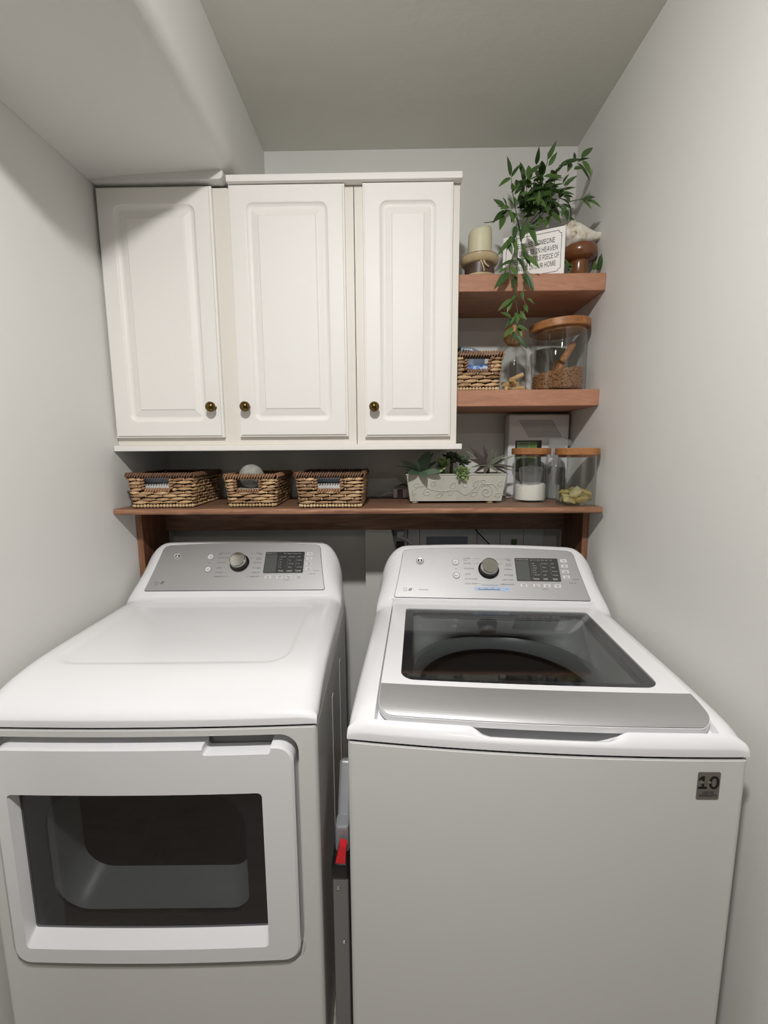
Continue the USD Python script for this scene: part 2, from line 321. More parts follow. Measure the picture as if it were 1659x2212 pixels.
# ---------------------------------------------------------------- washer and dryer
MW = 0.686; HW = MW/2
SL_Y, SL_Z, SLOPE = 0.553, 0.981, 1.1826                                # console face: z = SL_Z + (y-SL_Y)*SLOPE
SD = np.array([0, 0.6457, 0.7636]); SN = np.array([0, -0.7636, 0.6457])  # along the face, out of the face
def slope_z(y): return SL_Z+(y-SL_Y)*SLOPE
def smin(a, b, k=.012):
    h = np.clip(.5+.5*(b-a)/k, 0, 1); return b*(1-h)+a*h-k*h*(1-h)
def smax(a, b, k=.012): return -smin(-a, -b, k)
def bulge(P, b):
    P = np.array(P, float); u = (P[..., 0]-HW)/HW
    P[..., 1] -= b*np.clip(1-u*u, 0, 1)*np.clip(1-np.abs(P[..., 1])/.25, 0, 1); return P
class Top:
    def __init__(s, zs, knots, b): s.zs, s.b = zs, b; s.f = PchipInterpolator(*zip(*knots))
    def deck(s, y): return s.f(np.clip(y, 0, .9))
    def h(s, y, u):
        top = 1.1155+.0115*(1-u*u)-np.clip(y-.672, 0, 1)**2*14
        return smin(smax(s.deck(y), slope_z(y), .010), top, .014)
    def mesh(s, mods, extra=()):
        ys = np.unique(np.r_[extra, 0, .0015, .004, .008, np.arange(.012, .54, .0055), np.arange(.54, .70, .004), .70])
        ua = np.linspace(0, math.pi/2, 9); rows = []
        for y in ys:
            k = float(ss(.535, .64, y)); rx = .044+.036*k; hz0 = float(s.h(y, 1.0)); rz = min(.030+.088*k, hz0-s.zs-.004)
            front = float(ss(.0, .03, y)); rz = min(rz, .008+rz*front, hz0-s.zs-.004)
            xl = np.r_[0, rx*(1-np.cos(ua))]; zl = np.r_[s.zs, hz0-rz+rz*np.sin(ua)]
            xt = np.linspace(rx, MW-rx, 118)[1:-1]; u = (xt-HW)/HW
            zt = s.h(y, u)-(s.h(y, (rx-HW)/HW)-hz0); zt = zt+mods(xt, np.full_like(xt, y)); 
            X = np.r_[xl, xt, MW-xl[::-1]]; Z = np.r_[zl, zt, zl[::-1]]
            rows.append(np.stack([X, np.full_like(X, y), Z], -1))
        P = np.array(rows)
        P[..., 0] += (HW-P[..., 0])/HW*.022*np.clip((P[..., 1]-.60)/.10, 0, 1)**2
        c0, c1 = P[0].copy(), P[-1].copy(); c0[:, 2] = s.zs; c0[:, 1] += .0; c1[:, 2] = s.zs
        P = bulge(np.concatenate([c0[None], P, c1[None]]), s.b)
        m = grid(P); m.invert() if m.face_normals[:, 2].mean() < 0 else None
        return m
def poly_front(b, x0=0, x1=MW, y1=.650, r=.012):
    xs = np.linspace(x0, x1, 41); pts = [(x, -b*(1-((x-HW)/HW)**2)) for x in xs]+[(x1, y1), (x0, y1)]
    return sg.Polygon(pts).buffer(-r).buffer(r, quad_segs=6)
def on_face(m, off=0.0):
    """mesh laid out as (x, s, thickness) -> on the sloped console face"""
    if hasattr(m, 'to_mesh'):
        v, f, _ = meshkit.arrays(m); m = trimesh.Trimesh(v, f, process=False)
    m = m.copy(); v = m.vertices
    m.vertices = np.array([0, SL_Y, SL_Z])+np.outer(v[:, 0], (1, 0, 0))+np.outer(v[:, 1], SD)+np.outer(v[:, 2]+off, SN); return m
def disc(r, h, n=36): return trimesh.creation.cylinder(r, h, sections=n)

def monogram():
    """round badge mark: a four-lobed dark field with curled script strokes"""
    lobe = unary_union([sg.Point(.0036*math.cos(a), .0036*math.sin(a)).buffer(.0038, quad_segs=8) for a in np.radians([45, 135, 225, 315])]+[sg.Point(0, 0).buffer(.004)])
    st = []
    for sgn in (-1, 1):
        t = np.linspace(0, 1, 28)
        cx = sgn*.0024
        x = cx+.0020*np.cos(math.pi*(.2+1.75*t))*sgn*1.0; z = .0056-.0112*t+.0012*np.sin(math.pi*2*t)
        st.append(sg.LineString(np.c_[x*np.where(t < .5, .9, 1.15), z]).buffer(.00085))
        st.append(sg.LineString([(cx+.0016*math.cos(a), -.0030+.0016*math.sin(a)) for a in np.linspace(0, 6.0, 16)]).buffer(.00070))
    st.append(sg.LineString([(-.0028, .0004), (0, .0012), (.0030, .0004)]).buffer(.0007))
    return lobe, unary_union(st)

M_badge = mat('badge_silver', (206, 206, 204), .25, metal=.55)
def console(t, kind):
    pp = sg.Polygon([(.0555, .0015), (.6305, .0015), (.625, .03), (.6175, .075), (.611, .118), (.6075, .150), (.602, .1595), (.590, .1638)]
        + [(HW+q*.247, .1638+.0082*(1-q*q)) for q in np.linspace(.9, -.9, 21)]+[(.096, .1638), (.084, .1595), (.0785, .150), (.075, .118), (.0685, .075), (.061, .03)])
    pp = pp.buffer(-.004).buffer(.004)
    obj('panel_gap', on_face(extr(pp.buffer(.0012), .0006), .0004), M_dark, t, False, label='thin dark seam around the control panel')
    pn = obj('control_panel', on_face(extr(pp, .0016), .0006), M_silver, t, 20, label='brushed silver control panel')
    F = .0024
    # round badge
    bx, bs = (.1328, .1225)
    bd = obj('badge', on_face(mv(lathe([(0, 0), (.0125, 0), (.0125, .001), (.0112, .0022), (.0098, .0016), (0, .0016)], 36), (bx, bs, 0)), F), M_badge, t, 40, label='round chrome badge with script monogram')
    lobe, st = monogram()
    obj('badge_field', on_face(mv(extr(lobe, .0004), (bx, bs, .0017)), F), M_black, bd, False)
    obj('badge_script', on_face(mv(extr(st, .0005), (bx, bs, .0021)), F), M_key, bd, False)
    # two round push buttons
    for (x, s_), icon in (((.2435, .1200), 'power'), ((.2445, .0745), 'start')):
        b = obj('push_button', on_face(mv(lathe([(0, 0), (.0100, 0), (.0100, .0010), (.0092, .0022), (.0080, .0016), (0, .0013)], 30), (x, s_, 0)), F), M_key, t, 40)
        ring = sg.Point(0, 0).buffer(.0103).difference(sg.Point(0, 0).buffer(.0096))
        if icon == 'power':
            sh = sg.Point(0, 0).buffer(.0030).difference(sg.Point(0, 0).buffer(.0023)).difference(sg.box(-.0009, .001, .0009, .004)).union(sg.box(-.0003, .0008, .0003, .0036))
        else:
            sh = unary_union([sg.Polygon([(-.0036, -.0019), (-.0036, .0019), (-.0006, 0)]), sg.box(.0010, -.0017, .0018, .0017), sg.box(.0026, -.0017, .0034, .0017)])
        obj('button_icon', on_face(mv(extr(unary_union([sh, ring]), .0003), (x, s_, .0015)), F), M_printd if icon == 'start' else M_print, b, False)
    # dial
    dx, dsl = .3440, .0965
    dl = obj('dial_base', on_face(mv(lathe([(0, 0), (.0315, 0), (.0315, .002), (.0300, .0045), (.0275, .006), (.0270, .012), (.0262, .020), (0, .020)], 48), (dx, dsl, 0)), F), M_black, t, 30, label='gloss black dial skirt')
    obj('dial_cap', on_face(mv(lathe([(0, .018), (.0258, .018), (.0258, .027), (.0250, .0300), (.0236, .0310), (.0228, .0304), (0, .0304)], 48), (dx, dsl, 0)), F), M_chrome, dl, 30, label='chrome faced dial cap')
    # display
    x0, x1, s0, s1 = .4262, .5560, .0600, .1365
    sc = obj('display', on_face(extr(rr(x0, x1, s0, s1, .003), .0012), F), M_screen, t, False, label='dark display window')
    obj('lcd', on_face(extr(rr(x0+.002, x0+.040, s0+.002, s1-.010, .001), .0003), F+.0012), M_lcd, sc, False)
    L = [('SENSOR CYCLE' if kind == 'dryer' else 'ESTIMATED TIME', x0+.003, s1-.0055, .0032, 'l', False)]
    if kind == 'dryer':
        cols = [('Time', ['More Dry', '60', '50', '40', '30']), ('Level', ['Extra Dry', 'Dry', 'Less Dry', 'Damp']), ('Temp', ['High', 'Medium', 'Low', 'No Heat'])]
        L.append(('Filter   Sensing   Drying   Cool', x0+.060, s1-.0060, .0030, 'l', False))
    else:
        cols = [('Temp', ['Hot', 'Warm', 'Colors', 'Cool', 'Cold', 'Tap Cold']), ('Soil', ['Ex Heavy', 'Heavy', 'Normal', 'Light']), ('Spin', ['Max', 'More', 'Normal', 'No Spin'])]
        L.append(('Soak   Fill   Wash   Rinse   Spin   Lock', x0+.046, s1-.0060, .0028, 'l', False))
    bars = []
    for k, (hd, it) in enumerate(cols):
        cx = x0+.046+k*.0285
        L.append((hd, cx+.010, s0+.0075, .0052, 'c', True))
        bars.append(sg.box(cx, s0+.021, cx+.0022, s1-.0165))
        for q, w_ in enumerate(it):
            L.append((w_, cx+.0050, s1-.0180-q*(.038/(len(it)-1)), .0032, 'l', False))
    obj('display_lettering', on_face(words(L), F+.0013), M_printw, sc, False)
    obj('indicator_bars', on_face(extr(unary_union(bars), .0003), F+.0012), M_lcd, sc, False)
    # small keys
    keys = [(.5735, .1290-.0182*k) for k in range(4)]+[(.4445, .0455), (.4815, .0455), (.5120, .0455), (.5430, .0455)]
    for k, (x, s_) in enumerate(keys):
        kp_ = obj('key', on_face(rbox(x-.0100, x+.0100, s_-.0058, s_+.0058, -.001, .0013, .0010), F), M_key, t, 30)
    KP = [stage.GetPrimAtPath(str(t.GetPath())+'/key'+('' if k == 0 else f'_{k:03d}')) for k in range(8)]
    if kind == 'washer':
        kw = [('Start', ''), ('My', 'Cycle'), ('Extra', 'Rinse'), ('Lock', 'Panel'), ('Delay', 'Wash'), ('Warm', 'Rinse'), ('Auto', 'Soak'), ('Deep', 'Fill')]
        left = ['COLORS', 'WHITES', 'DELICATES', 'JEANS', 'ACTIVE WEAR', 'QUICK WASH']; right = ['TOWELS', 'BULKY', 'NORMAL', 'SANITIZE', 'DEEP CLEAN', 'DRAIN & SPIN']
    else:
        kw = [('Signal', ''), ('My', 'Cycle'), ('Damp', 'Alert'), ('Lock', 'Panel'), ('Delay', 'Start'), ('Wrinkle', 'Care'), ('Reduce', 'Static'), ('Extend', 'Tumble')]
        left = ['MIXED LOAD', 'DELICATES', 'COTTONS', 'JEANS', 'CASUALS', 'SPEED DRY']; right = ['TOWELS', 'BULKY', 'SANITIZE', 'RACK DRY', 'WARM UP', 'TIMED DRY']
    for (x, s_), (a, b), kp_ in zip(keys, kw, KP):
        T = [(a, x, s_+(.002 if b else 0), .0030, 'c', False)]; b and T.append((b, x, s_-.0024, .0030, 'c', False))
        obj('key_lettering', on_face(words(T), F+.0014), M_printd, kp_, False)
    T = [('Normal', .268, .1275, .0026, 'l', False), ('Sheets', .414, .1275, .0026, 'r', False), ('Comforters', .4145, .1100, .0026, 'r', False), ('with Oxi', .4155, .0765, .0024, 'r', False), ('Hold 3 sec', .5990, .0680, .0026, 'c', False),
         ('Control Lock', .588, .0560, .0026, 'c', False), ('Hold 3 sec', .505, .0350, .0026, 'c', False), ('hold', .2440, .0985, .0026, 'c', False)]
    lines = []
    for k in range(6):
        s_ = [.1335, .1165, .0990, .0800, .0640, .0490][k]; xl = [.2680, .2690, .2690, .2700, .2690, .2690][k]
        T.append((left[k], xl, s_, .0040, 'l', False)); T.append((right[k], .4150, s_-.001, .0040, 'r', False))
        if k in (0, 1, 5): lines += [sg.box(.300, s_-.0002, .318, s_+.0002), sg.box(.372, s_-.0012, .388, s_-.0008)]
    T += [('eco', .1045, .0265, .0050, 'c', True)] if kind == 'dryer' else [('SmartRinse', .130, .0265, .0038, 'l', False)]
    lines += [rr(.083, .093, .0215, .0315, .001).difference(rr(.0838, .0922, .0223, .0307, .001))]
    obj('printed_lettering', on_face(trimesh.util.concatenate([words(T), extr(unary_union(lines), .0003)]), F), M_print, t, False)
    sw = sg.LineString([(.1040+.0048*math.cos(a), .0265+.0026*math.sin(a)+.0016*math.cos(a)) for a in np.linspace(.5, 5.6, 18)]).buffer(.0009) if kind == 'washer' else sg.LineString([(.108+.004*math.cos(a), .0300+.0020*math.sin(a)) for a in np.linspace(.5, 4.6, 14)]).buffer(.0009)
    obj('swirl_mark', on_face(extr(sw, .0003), F), M_printd, t, False)
    if kind == 'washer':
        bl = unary_union([rr(.297, .388, .0270, .0385, .0040), sg.Point(.3935, .0328).buffer(.0088)])
        sl = obj('sticker', on_face(extr(bl, .0003), F), M_blue, t, False, label='pale blue printed slider scale')
        obj('slider_mark', on_face(extr(sg.box(.308, .0296, .372, .0312), .0002), F+.0003), M_printd, sl, False)
        M_bt = mat('print_deep_blue', (92, 116, 156), 0.6)
        obj('slider_lettering', on_face(words([('Light', .306, .0345, .0028, 'l', False), ('Rinse', .326, .0345, .0028, 'l', False), ('Water', .346, .0345, .0028, 'l', False), ('Max', .366, .0345, .0028, 'l', False), ('Deep', .3935, .0328, .0030, 'c', False)]), F+.0003), M_bt, sl, False)
        obj('slider_title', on_face(words([('CUSTOM RINSE SOAK', HW, .0445, .0034, 'c', False)]), F), M_bt, t, False)
        ringk = rr(.4705, .4930, .0385, .0530, .002).difference(rr(.4715, .4920, .0395, .0520, .002))
        obj('key_outline', on_face(extr(ringk, .0003), F), mat('print_red', (188, 150, 150), .6), t, False)

# ---- washer
WZS, WB = 0.9045, 0.0135
wt = thing('washing_machine', 'white top-load washer with smoked glass lid, beside the right wall', 'washing machine', (0.7781, -0.9644, 0), -0.064)
W_TOP = Top(WZS, [(0, .9165), (.004, .9255), (.012, .9345), (.024, .9410), (.045, .9465), (.09, .9505), (.2, .9540), (.5, .9580), (.55, .9590), (.9, .9600)], WB)
LX0, LX1, LY0, LY1 = .0545, .6400, .0200, .5480                            # lid footprint
GX0, GX1, GY0, GY1 = .0935, .5960, .1130, .4980                            # glass footprint
def w_mods(x, y):
    d = np.minimum(np.minimum(x-(LX0-.003), (LX1+.003)-x), np.minimum(y-(LY0-.004), (LY1+.004)-y))
    scoop = -.024*ss(.215, .262, x)*ss(.492, .440, x)*ss(.0035, .016, y)*ss(.16, .10, y)
    return np.where(d > 0, -.012, 0)+scoop
wm = W_TOP.mesh(w_mods, (LY0-.0042, LY0-.0038, LY1+.0038, LY1+.0042))
fc = wm.triangles_center
hole = (fc[:, 0] > GX0+.012) & (fc[:, 0] < GX1-.012) & (fc[:, 1] > GY0+.006) & (fc[:, 1] < GY1-.006) & (fc[:, 2] > .93)
wm.update_faces(~hole); wm.remove_unreferenced_vertices()
obj('top_cover', wm, M_app, wt, 40, label='glossy white top deck with console hood')
cut = sg.Point(HW, .335).buffer(.300, quad_segs=16)
wp = poly_front(WB)
core = exm(wp.difference(cut), WZS-.0035-.004-.02).translate((0, 0, .02))
rim_ = exm(wp.buffer(-.0012).difference(cut), .0025).translate((0, 0, WZS-.0078))
obj('cabinet_shell', cat_(core, rim_), M_front, wt, 25, label='smooth white front and sides')
obj('seam_shadow', extr(wp.buffer(-.004).difference(cut), .004).apply_translation((0, 0, WZS-.0048)), M_dark, wt, False, label='dark seam under the top cover')
for fx in (.06, .626):
    for fy in (.05, .60):
        obj('foot', mv(lathe([(0, 0), (.022, 0), (.022, .008), (.012, .010), (.012, .024), (0, .024)], 20), (fx, fy, .0005)), M_dark, wt)
# inside: tub opening, ring and basket, seen through the lid
lid_z = PchipInterpolator([0, .014, .020, .026, .034, .046, .062, .082, .105, .13, .3, .56, .7], [.932, .938, .9425, .9470, .9510, .9550, .9585, .9612, .9630, .9642, .9665, .9700, .971])
well = rr(GX0+.010, GX1-.010, GY0+.004, GY1-.004, .05)
wo = np.array(well.segmentize(.008).exterior.coords)[:-1]; ang = np.arctan2(wo[:, 1]-.315, wo[:, 0]-HW); k_ = len(wo)
ri = np.c_[HW+.238*np.cos(ang), .315+.238*np.sin(ang)]
rings = []
for q, z in ((0, .953), (.02, .938), (.25, .905), (.6, .882), (1.0, .872), (1.0, .850)):
    rings.append(np.c_[wo*(1-q)+ri*q, np.full(k_, z)])
Pw = np.array(rings); Pw = np.concatenate([Pw, Pw[:, :1]], 1)
obj('tub_cover', grid(Pw), M_tub, wt, 40, label='pale plastic funnel under the lid')
bk = lathe([(.232, .862), (.238, .868), (.236, .874), (.226, .872), (.214, .856), (.213, .838), (.222, .828), (.232, .826)], 64)
obj('balance_ring', mv(bk, (HW, .315, 0)), mat('ring_grey', (118, 122, 122), .35), wt, 40)
obj('basket', mv(lathe([(.230, .842), (.228, .55), (.220, .45), (.06, .43), (0, .47)], 64), (HW, .315, 0)), M_steel, wt, 40, label='steel wash basket')
obj('wash_plate', mv(cat_(lathe([(0, .52), (.03, .515), (.09, .475), (.19, .462), (.19, .45), (0, .45)], 48), *[mv(rbox(-.012, .012, .03, .17, .46, .515, .008), rz=a) for a in np.radians([0, 60, 120, 180, 240, 300])]), (HW, .315, 0)), M_drumdark, wt, 40)
# lid
def warp_lid(m, thick, off=0.0, ref=None):
    v, f, _ = meshkit.arrays(m.refine_to_length(.007)); v[:, 2] += lid_z(v[:, 1])+off-thick; v = bulge(v, WB)
    return trimesh.Trimesh(v, f, process=False)
lidp = rr(LX0, LX1, LY0, LY1, .027)
glp = unary_union([rr(GX0, GX1, GY0, GY1, .010), ]).difference(sg.box(GX0-1, GY0-1, GX0+.03, GY0+.03)).difference(sg.box(GX1-.03, GY0-1, GX1+1, GY0+.03)).union(rr(GX0, GX1, GY0, GY0+.12, .028))
ld = obj('lid', warp_lid(exm(lidp.difference(glp.buffer(.0008)), .011), .011), M_app, wt, 35, label='white lid frame')
stp = lidp.intersection(sg.box(0, 0, 1, .0945)).buffer(-.0006)
obj('lid_front_band', warp_lid(exm(stp, .004), .004, .0014), M_silver, ld, 35, label='curved brushed silver front band')
obj('lid_glass', warp_lid(exm(glp, .0035), .0035, -.0012), M_lidglass, ld, 35, label='smoked glass window')
gin = glp.buffer(-.020).buffer(-.006).buffer(.006)
obj('glass_border', warp_lid(exm(glp.difference(gin), .0008), .0008, -.0050), M_frit, ld, 35, label='dark printed glass border')
for hx in (LX0-.004, LX1-.010):
    obj('hinge', rbox(hx, hx+.014, .540, .556, .945, .9640, .003), M_app, wt, 30)
console(wt, 'washer')
# warranty sticker on the washer front
def on_front(m, xc, b, off=.0004):
    m = m.copy(); v = m.vertices; x = v[:, 0]; y = -b*(1-((x-HW)/HW)**2)
    m.vertices = np.stack([x, y-off-v[:, 2], v[:, 1]], -1); m.fix_normals(); return m
stk = obj('sticker', on_front(extr(rr(.6015, .6395, .8265, .8775, .003), .0004), 0, WB), mat('sticker_grey', (122, 116, 110), .35, metal=.3), wt, False, label='grey ten year warranty sticker')
ten = words([('10', .6205, .8585, .0220, 'c', True)])
sx = .0345/(ten.bounds[1][0]-ten.bounds[0][0]); c0 = ten.bounds.mean(0)[0]; tv = ten.vertices; tv[:, 0] = .6205+(tv[:, 0]-c0)*sx; ten.vertices = tv
obj('sticker_number', on_front(ten, 0, WB, .0009), M_black, stk, False)
obj('sticker_band', on_front(extr(unary_union([sg.box(.6035, .8570, .6240, .8610), sg.box(.604, .8440, .637, .8444)]), .0002), 0, WB, .0013), mat('sticker_band', (126, 120, 114), .4), stk, False)
obj('sticker_lettering', on_front(words([('YEAR', .6150, .8590, .0022, 'c', False), ('LIMITED', .6205, .8400, .0034, 'c', False), ('WARRANTY', .6205, .8345, .0040, 'c', False)]), 0, WB, .0014), M_printd, stk, False)

# ---- dryer
DZS, DB = 0.8885, 0.0085
dt = thing('clothes_dryer', 'white front-load clothes dryer with dark window, beside the left wall', 'dryer', (0.0262, -0.9088, 0), 0.0188)
D_TOP = Top(DZS, [(0, .9010), (.004, .9075), (.012, .9145), (.03, .9245), (.06, .9360), (.09, .9440), (.125, .9500), (.17, .9540), (.25, .9565), (.55, .9580), (.9, .9590)], DB)
def d_mods(x, y):
    cx, cy, hx, hy, R = (.062+.604)/2, (.132+.530)/2, (.604-.062)/2, (.530-.132)/2, .055
    qx, qy = np.abs(x-cx)-(hx-R), np.abs(y-cy)-(hy-R)
    d = R-(np.hypot(np.maximum(qx, 0), np.maximum(qy, 0))+np.minimum(np.maximum(qx, qy), 0))
    return -.0042*ss(0, .012, d)-.0016*np.exp(-((y-.5405)/.0016)**2)
obj('top_cover', D_TOP.mesh(d_mods, (.5365, .5385, .5395, .5405, .5415, .5425)), M_app, dt, 40, label='glossy white top with shallow recess and console hood')
dp_ = poly_front(DB)
body = exm(dp_, DZS-.0035-.004-.02).translate((0, 0, .02))+exm(dp_.buffer(-.0012), .0025).translate((0, 0, DZS-.0078))
def xz(poly, y0, y1):
    m = exm(poly, y1-y0); return m.rotate((90, 0, 0)).translate((0, y1, 0))
rec = rr(.030, .6485, .340, .8685, .038)
body = body-xz(rec, -.1, .030)-xz(rr(.44, .62, .80, .8685, .02), .02, .060)-xz(rr(.085, .555, .380, .775, .12), .02, .09)-Manifold.cylinder(.50, .275, .275, 64).rotate((-90, 0, 0)).translate((.33, .075, .585))
v, f, _ = meshkit.arrays(body)
obj('cabinet_shell', trimesh.Trimesh(v, f, process=False), M_front, dt, 25, label='white front and sides')
obj('seam_shadow', extr(dp_.buffer(-.004), .004).apply_translation((0, 0, DZS-.0048)), M_dark, dt, False, label='dark seam under the top cover')
sp_ = [rbox(MW-.004, MW+.0014, .05+.19*k, .075+.19*k, .06, .80, .0013, 2) for k in (1, 2)]
obj('side_rib', cat_(*sp_), M_front, dt, 30)
for fx in (.06, .626):
    for fy in (.05, .60):
        obj('foot', mv(lathe([(0, 0), (.022, 0), (.022, .008), (.012, .010), (.012, .024), (0, .024)], 20), (fx, fy, .0005)), M_dark, dt)
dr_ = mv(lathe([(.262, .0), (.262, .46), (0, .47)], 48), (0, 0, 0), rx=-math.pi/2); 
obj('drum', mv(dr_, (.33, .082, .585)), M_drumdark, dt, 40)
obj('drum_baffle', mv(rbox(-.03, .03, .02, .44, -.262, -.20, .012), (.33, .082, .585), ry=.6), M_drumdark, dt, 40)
# door
outer = rr(.0400, .6395, .3560, .8500, .034)
notch = rr(.4630, .5960, .8335, .90, .006)
slab = exm(outer.difference(notch), .034)
win = rr(.0735, .5700, .4185, .7440, .006)
def taper(p0, p1, y0, y1):
    """hull between outline p0 at depth y0 and p1 at y1 (x, z outlines)"""
    a = np.array(p0.exterior.coords); b = np.array(p1.exterior.coords)
    return Manifold.hull_points(np.vstack([np.c_[a[:, 0], np.full(len(a), y0), a[:, 1]], np.c_[b[:, 0], np.full(len(b), y1), b[:, 1]]]))
door = taper(outer.buffer(-.0045), outer, -.0100, -.0065)+xz(outer, -.0066, .0270)
door = door-xz(notch, -.05, .05)
door = door-taper(rr(.0685, .5750, .3935, .7500, .010), win, -.0101, .0128)-xz(win, .0120, .06)-xz(rr(.0685, .5750, .3935, .7500, .010), -.05, -.0100)
v, f, _ = meshkit.arrays(door.refine_to_length(.05)); v = bulge(v, DB)
dd = obj('door', trimesh.Trimesh(v, f, process=False), M_app, dt, 22, label='white framed door with handle notch')
def dplate(poly, y0, y1):
    v, f, _ = meshkit.arrays(xz(poly, y0, y1).refine_to_length(.06)); return trimesh.Trimesh(bulge(v, DB), f, process=False)
obj('door_glass', dplate(win.buffer(-.0003), .0126, .0160), M_doorglass, dd, 22, label='dark window glass')
clear = unary_union([rr(.116, .530, .4500, .7280, .075), ]).union(rr(.30, .530, .4500, .60, .04))
obj('window_border', dplate(win.buffer(-.0004).difference(clear), .0166, .0180), M_frit, dd, 22, label='dark window border')
co = np.array(clear.exterior.coords); ci = np.array(sa.scale(sa.translate(clear, 0, .012), .90, .84).exterior.coords)
bw = np.array([np.c_[co[:, 0], np.full(len(co), .0185), co[:, 1]], np.c_[(co*.75+ci*.25)[:, 0], np.full(len(co), .045), (co*.75+ci*.25)[:, 1]], np.c_[ci[:, 0], np.full(len(co), .085), ci[:, 1]]])
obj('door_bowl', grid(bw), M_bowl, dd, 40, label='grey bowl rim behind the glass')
console(dt, 'dryer')
